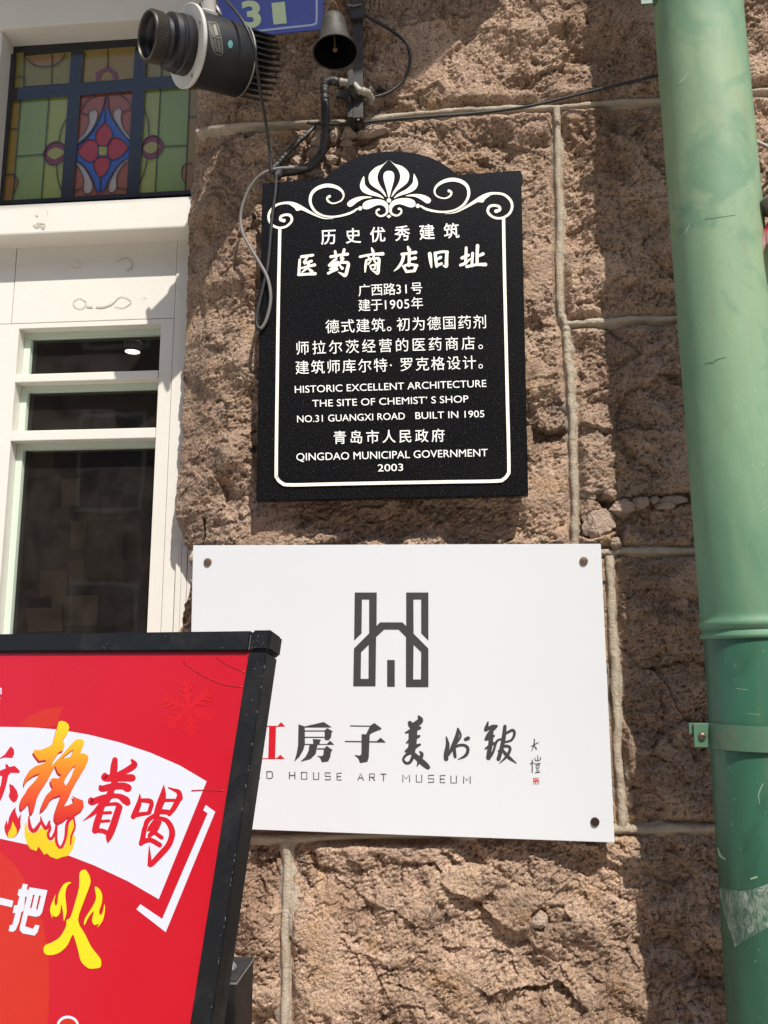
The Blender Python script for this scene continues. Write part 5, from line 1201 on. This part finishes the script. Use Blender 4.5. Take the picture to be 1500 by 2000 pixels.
# ------------------------------------------------------------------ cables and taped conduits
def cable(name, px, r, m, label, cat='cable', wrap=0.0, n=10, sub=8):
    rw = random.Random(len(label)); sub = sub * 2 if wrap > .15 else sub; tab = [1 + wrap * (rw.random() - .3) for _ in range(400)]
    mb = MB(); mb.tube([P(*q) for q in px], r, n=n, sub=sub, rfun=(lambda t, i: tab[(i // 2) % 400]) if wrap else None)
    o = mb.build(name, M[m], None, smooth=True); tagit(o, label, cat); return o
cable('taped_conduit', [(664, 161, -.055), (648, 158, -.055), (636, 163, -.056), (634, 180, -.055), (635.5, 215, -.05), (635, 260, -.046), (631, 292, -.044), (620, 312, -.043), (601, 327, -.044), (575, 334, -.047), (548, 337, -.052), (541, 345, -.067)], .0086, 'tape', 'thick black taped conduit bending down to the top edge of the black plaque', 'conduit', .2, 14, 10)
cable('white_conduit', [(652, 159, -.056), (672, 161, -.056), (690, 166, -.062), (702, 177, -.064), (716, 180, -.05), (724, 190, -.035), (723, 199, -.022)], (.0068, .0075), 'pvc', 'dirty white pipe elbow running across the iron bracket', 'conduit', .28, 12, 6)
cable('taped_cable', [(615, 246, -.012), (600, 262, -.020), (577, 282, -.026), (560, 300, -.03), (545, 318, -.034), (530, 334, -.04)], (.0042, .0068), 'tape', 'short black taped cable sloping out of the mortar joint to the plaque corner', 'cable', .3, 12, 8)
cable('thin_cable', [(709, 27, -.05), (735, 42, -.035), (768, 62, -.022), (790, 82, -.018), (801, 108, -.02), (797, 138, -.02), (783, 162, -.022), (764, 178, -.024), (746, 186, -.026), (732, 189, -.028)], .0031, 'cable', 'thin black cable looping in an arc right of the iron bracket', wrap=.12)
cable('black_wire', [(600, 240, -.016), (640, 243, -.020), (690, 241, -.022), (760, 234, -.020), (840, 228, -.020), (920, 222, -.022), (990, 214, -.024), (1040, 206, -.028), (1100, 192, -.034), (1180, 172, -.045), (1240, 158, -.06), (1290, 146, -.075), (1330, 136, -.085)], .0031, 'cable', 'long straight black wire rising along the top mortar joint to the green downpipe', 'wire')
cable('spotlight_lead', [(420, -30, -.16), (441, 0, -.20), (462, 24, -.225), (478, 48, -.235), (490, 74, -.232), (498, 102, -.222), (504, 149, -.19), (511, 195, -.15), (519, 239, -.11), (526, 290, -.08), (531, 340, -.070)], .0031, 'cable', 'black lead hanging from the spotlight down to the plaque corner', wrap=.05)
cable('grey_cable', [(600, 328, -.052), (570, 328, -.056), (540, 330, -.062), (512, 340, -.066), (491, 362, -.062), (476, 394, -.058), (470, 425, -.056), (474, 455, -.058), (489, 484, -.062), (506, 512, -.066), (522, 542, -.070), (528.5, 575, -.070), (526, 604, -.069), (518, 630, -.068), (509, 643, -.067)], .0034, 'grey_cable', 'grey flat cable sagging in a loop over the left edge of the black plaque')
cable('grey_cable', [(540, 338, -.070), (538, 375, -.068), (533, 412, -.067), (529, 450, -.067), (526, 490, -.067), (522, 525, -.067), (514, 560, -.067), (506, 595, -.067), (501, 622, -.067), (503, 638, -.067), (509, 643, -.067)], .0036, 'cable', 'dark cable hanging down the left border of the black plaque')
cable('grey_cable', [(1440, 268, -.02), (1470, 275, -.03), (1486, 281, -.034), (1500, 288, -.036), (1530, 304, -.03), (1580, 330, -.02)], .004, 'pvc', 'short pale cable emerging behind the right side of the downpipe')

# ------------------------------------------------------------------ blue house number plate
pb = wallplane(-.024)
q4 = pb.pts([(418, -75), (633, -96), (632.5, 56.5), (420, 79)])
plate = empty('number_plate', (q4[3][0] + .1, -.024, q4[3][2]), 'blue enamel house number plate with pale digits behind the spotlight', 'house number')
MB().hexa(q4, [(a_, b_ + .003, c_) for a_, b_, c_ in q4], .0008).build('enamel_plate', M['blue'], plate)
for px, py in ((440, 20), (620, 10)):
    q = P(px, py, -.0212); MB().lathe(q, (0, 1, 0), [(.004, 0), (.004, .035)], 10, cap1=True).build('fixing_peg', M['steel'], plate)
g = Paint(pb, .0006); g.text('3', 474, 53, 511, 50.5, 51, bold=.035); g.build('numeral', M['plate_ink'], plate)
g = Paint(pb, .0006); g.text('1', 534, 46, 560, 43.5, 41, bold=.035); g.build('numeral', M['plate_ink'], plate)
g = Paint(pb, .0006); g.stroke([(430, 66, 4), (500, 60.5, 4), (560, 54, 4), (606, 49, 4), (614, 47, 4), (618, 41, 4), (618.5, 0, 4), (619, -80, 4)], sub=4); g.build('border_line', M['plate_line'], plate)

# ------------------------------------------------------------------ round wooden sign hanging above, mostly out of view
cw = P(557, -84, -.20); mb = MB(); mb.lathe(cw, (0, -1, 0), [(.001, .0), (.070, .0), (.080, .001), (.088, .004), (.090, .008), (.090, .020), (.086, .024), (.001, .024)], 64)
ws = empty('round_sign', (cw[0], cw[1], cw[2] + .09), 'round brown wooden hanging sign whose lower rim shows at the top over the blue plate', 'sign')
autosmooth(mb.build('sign_disc', M['wood_sign'], ws), 40)
mb = MB(); mb.tube([cw + np.array([0, -.012, .089]), cw + np.array([0, -.012, .35])], .003, n=8, sub=2); mb.tube([cw + np.array([0, -.012, .35]), cw + np.array([0, .25, .35])], .006, n=8, sub=2); mb.build('hanger', M['rust'], ws)

# ------------------------------------------------------------------ canopy added out of view, its outline shaped to shade transom and corner
ZC = 3.80
def plan(px, py):
    q = P(px, py, 0); d = (ZC - q[2]) / (SUN[2] / -SUN[1]); return (q[0] + d * SUN[0] / -SUN[1], -d)
edge = [plan(*q) for q in [(1010, -70), (965, 0), (915, 55), (868, 105), (820, 148), (765, 178), (700, 200), (640, 212), (560, 220)]]
pl_ = [(edge[0][0] + .02, .0)] + edge + [(-1.0, edge[-1][1] - .01), (-2.4, edge[-1][1] - .01), (-2.4, .0)]
mb = MB().hexa([(a_, b_, ZC - .035) for a_, b_ in pl_], [(a_, b_, ZC) for a_, b_ in pl_])
cp = empty('added_canopy', (-1.0, 0, ZC - .035), 'unseen rounded white canopy added above the shop door to shade the wall corner', 'canopy')
mb.build('canopy_slab', M['white_paint'], cp)
for xx in (-2.0, -1.0, -.2):
    MB().tube([(xx, .0, ZC - .5), (xx, -.25, ZC - .2), (xx, -.5, ZC - .035)], .012, n=8, sub=4).build('canopy_stay', M['bracket'], cp, smooth=True)

# ------------------------------------------------------------------ artificial flower hooked beside the pipe
YF = -.235
fc = P(1525, 396, YF)
flower = empty('artificial_flower', fc, 'red and pale pink artificial flower hanging at the right edge of the downpipe', 'flower')
s1 = 1.46 / 1700
hz_ = 118 * s1
M['petal'] = grad_mat('red_to_pink_petal', [(0, srgb(232, 196, 196)), (.22, srgb(228, 170, 174)), (.48, srgb(176, 36, 48)), (1, srgb(150, 20, 40))], 'Z', -hz_, 0.0, .45)
for kx in range(5):
    vs = []; fs = []; a0 = 2 * math.pi * kx / 5 + .5; NA, NT = 9, 14
    for j in range(NT + 1):
        t_ = j / NT; r_ = (14 + 34 * math.sin(min(t_ * 1.9, 1.57)) + 3 * t_ ** 3) * s1
        for i in range(NA + 1):
            u = (i / NA - .5) * 2; wdt = .80 * math.sin(math.pi * min(.12 + t_ * .8, .96)) ** .6
            a = a0 + u * wdt; rr = r_ * (1 + .07 * math.cos(u * 2.6) + .02 * (kx % 2))
            vs.append((fc[0] + rr * math.cos(a), fc[1] + rr * math.sin(a), fc[2] - (24 + 98 * t_ - 10 * abs(u) ** 2 * t_) * s1))
            if i and j: q = j * (NA + 1) + i; fs.append([q, q - 1, q - NA - 2, q - NA - 1])
    o = obj('petal', vs, fs, M['petal'], flower, smooth=True)
    sm = o.modifiers.new('thickness', 'SOLIDIFY'); sm.thickness = .001
MB().lathe(fc, (0, 0, -1), [(3 * s1, -30 * s1), (10 * s1, -22 * s1), (30 * s1, -14 * s1), (45 * s1, 0), (46 * s1, 5 * s1), (40 * s1, 10 * s1), (20 * s1, 30 * s1)], 32).build('calyx', M['grey_cable'], flower, smooth=True)
MB().tube([fc + np.array([0, 0, .025]), fc + np.array([.005, .01, .06]), fc + np.array([.01, .12, .09]), fc + np.array([.01, .25, .09])], .003, n=8, sub=6).build('stem', M['grey_cable'], flower, smooth=True)
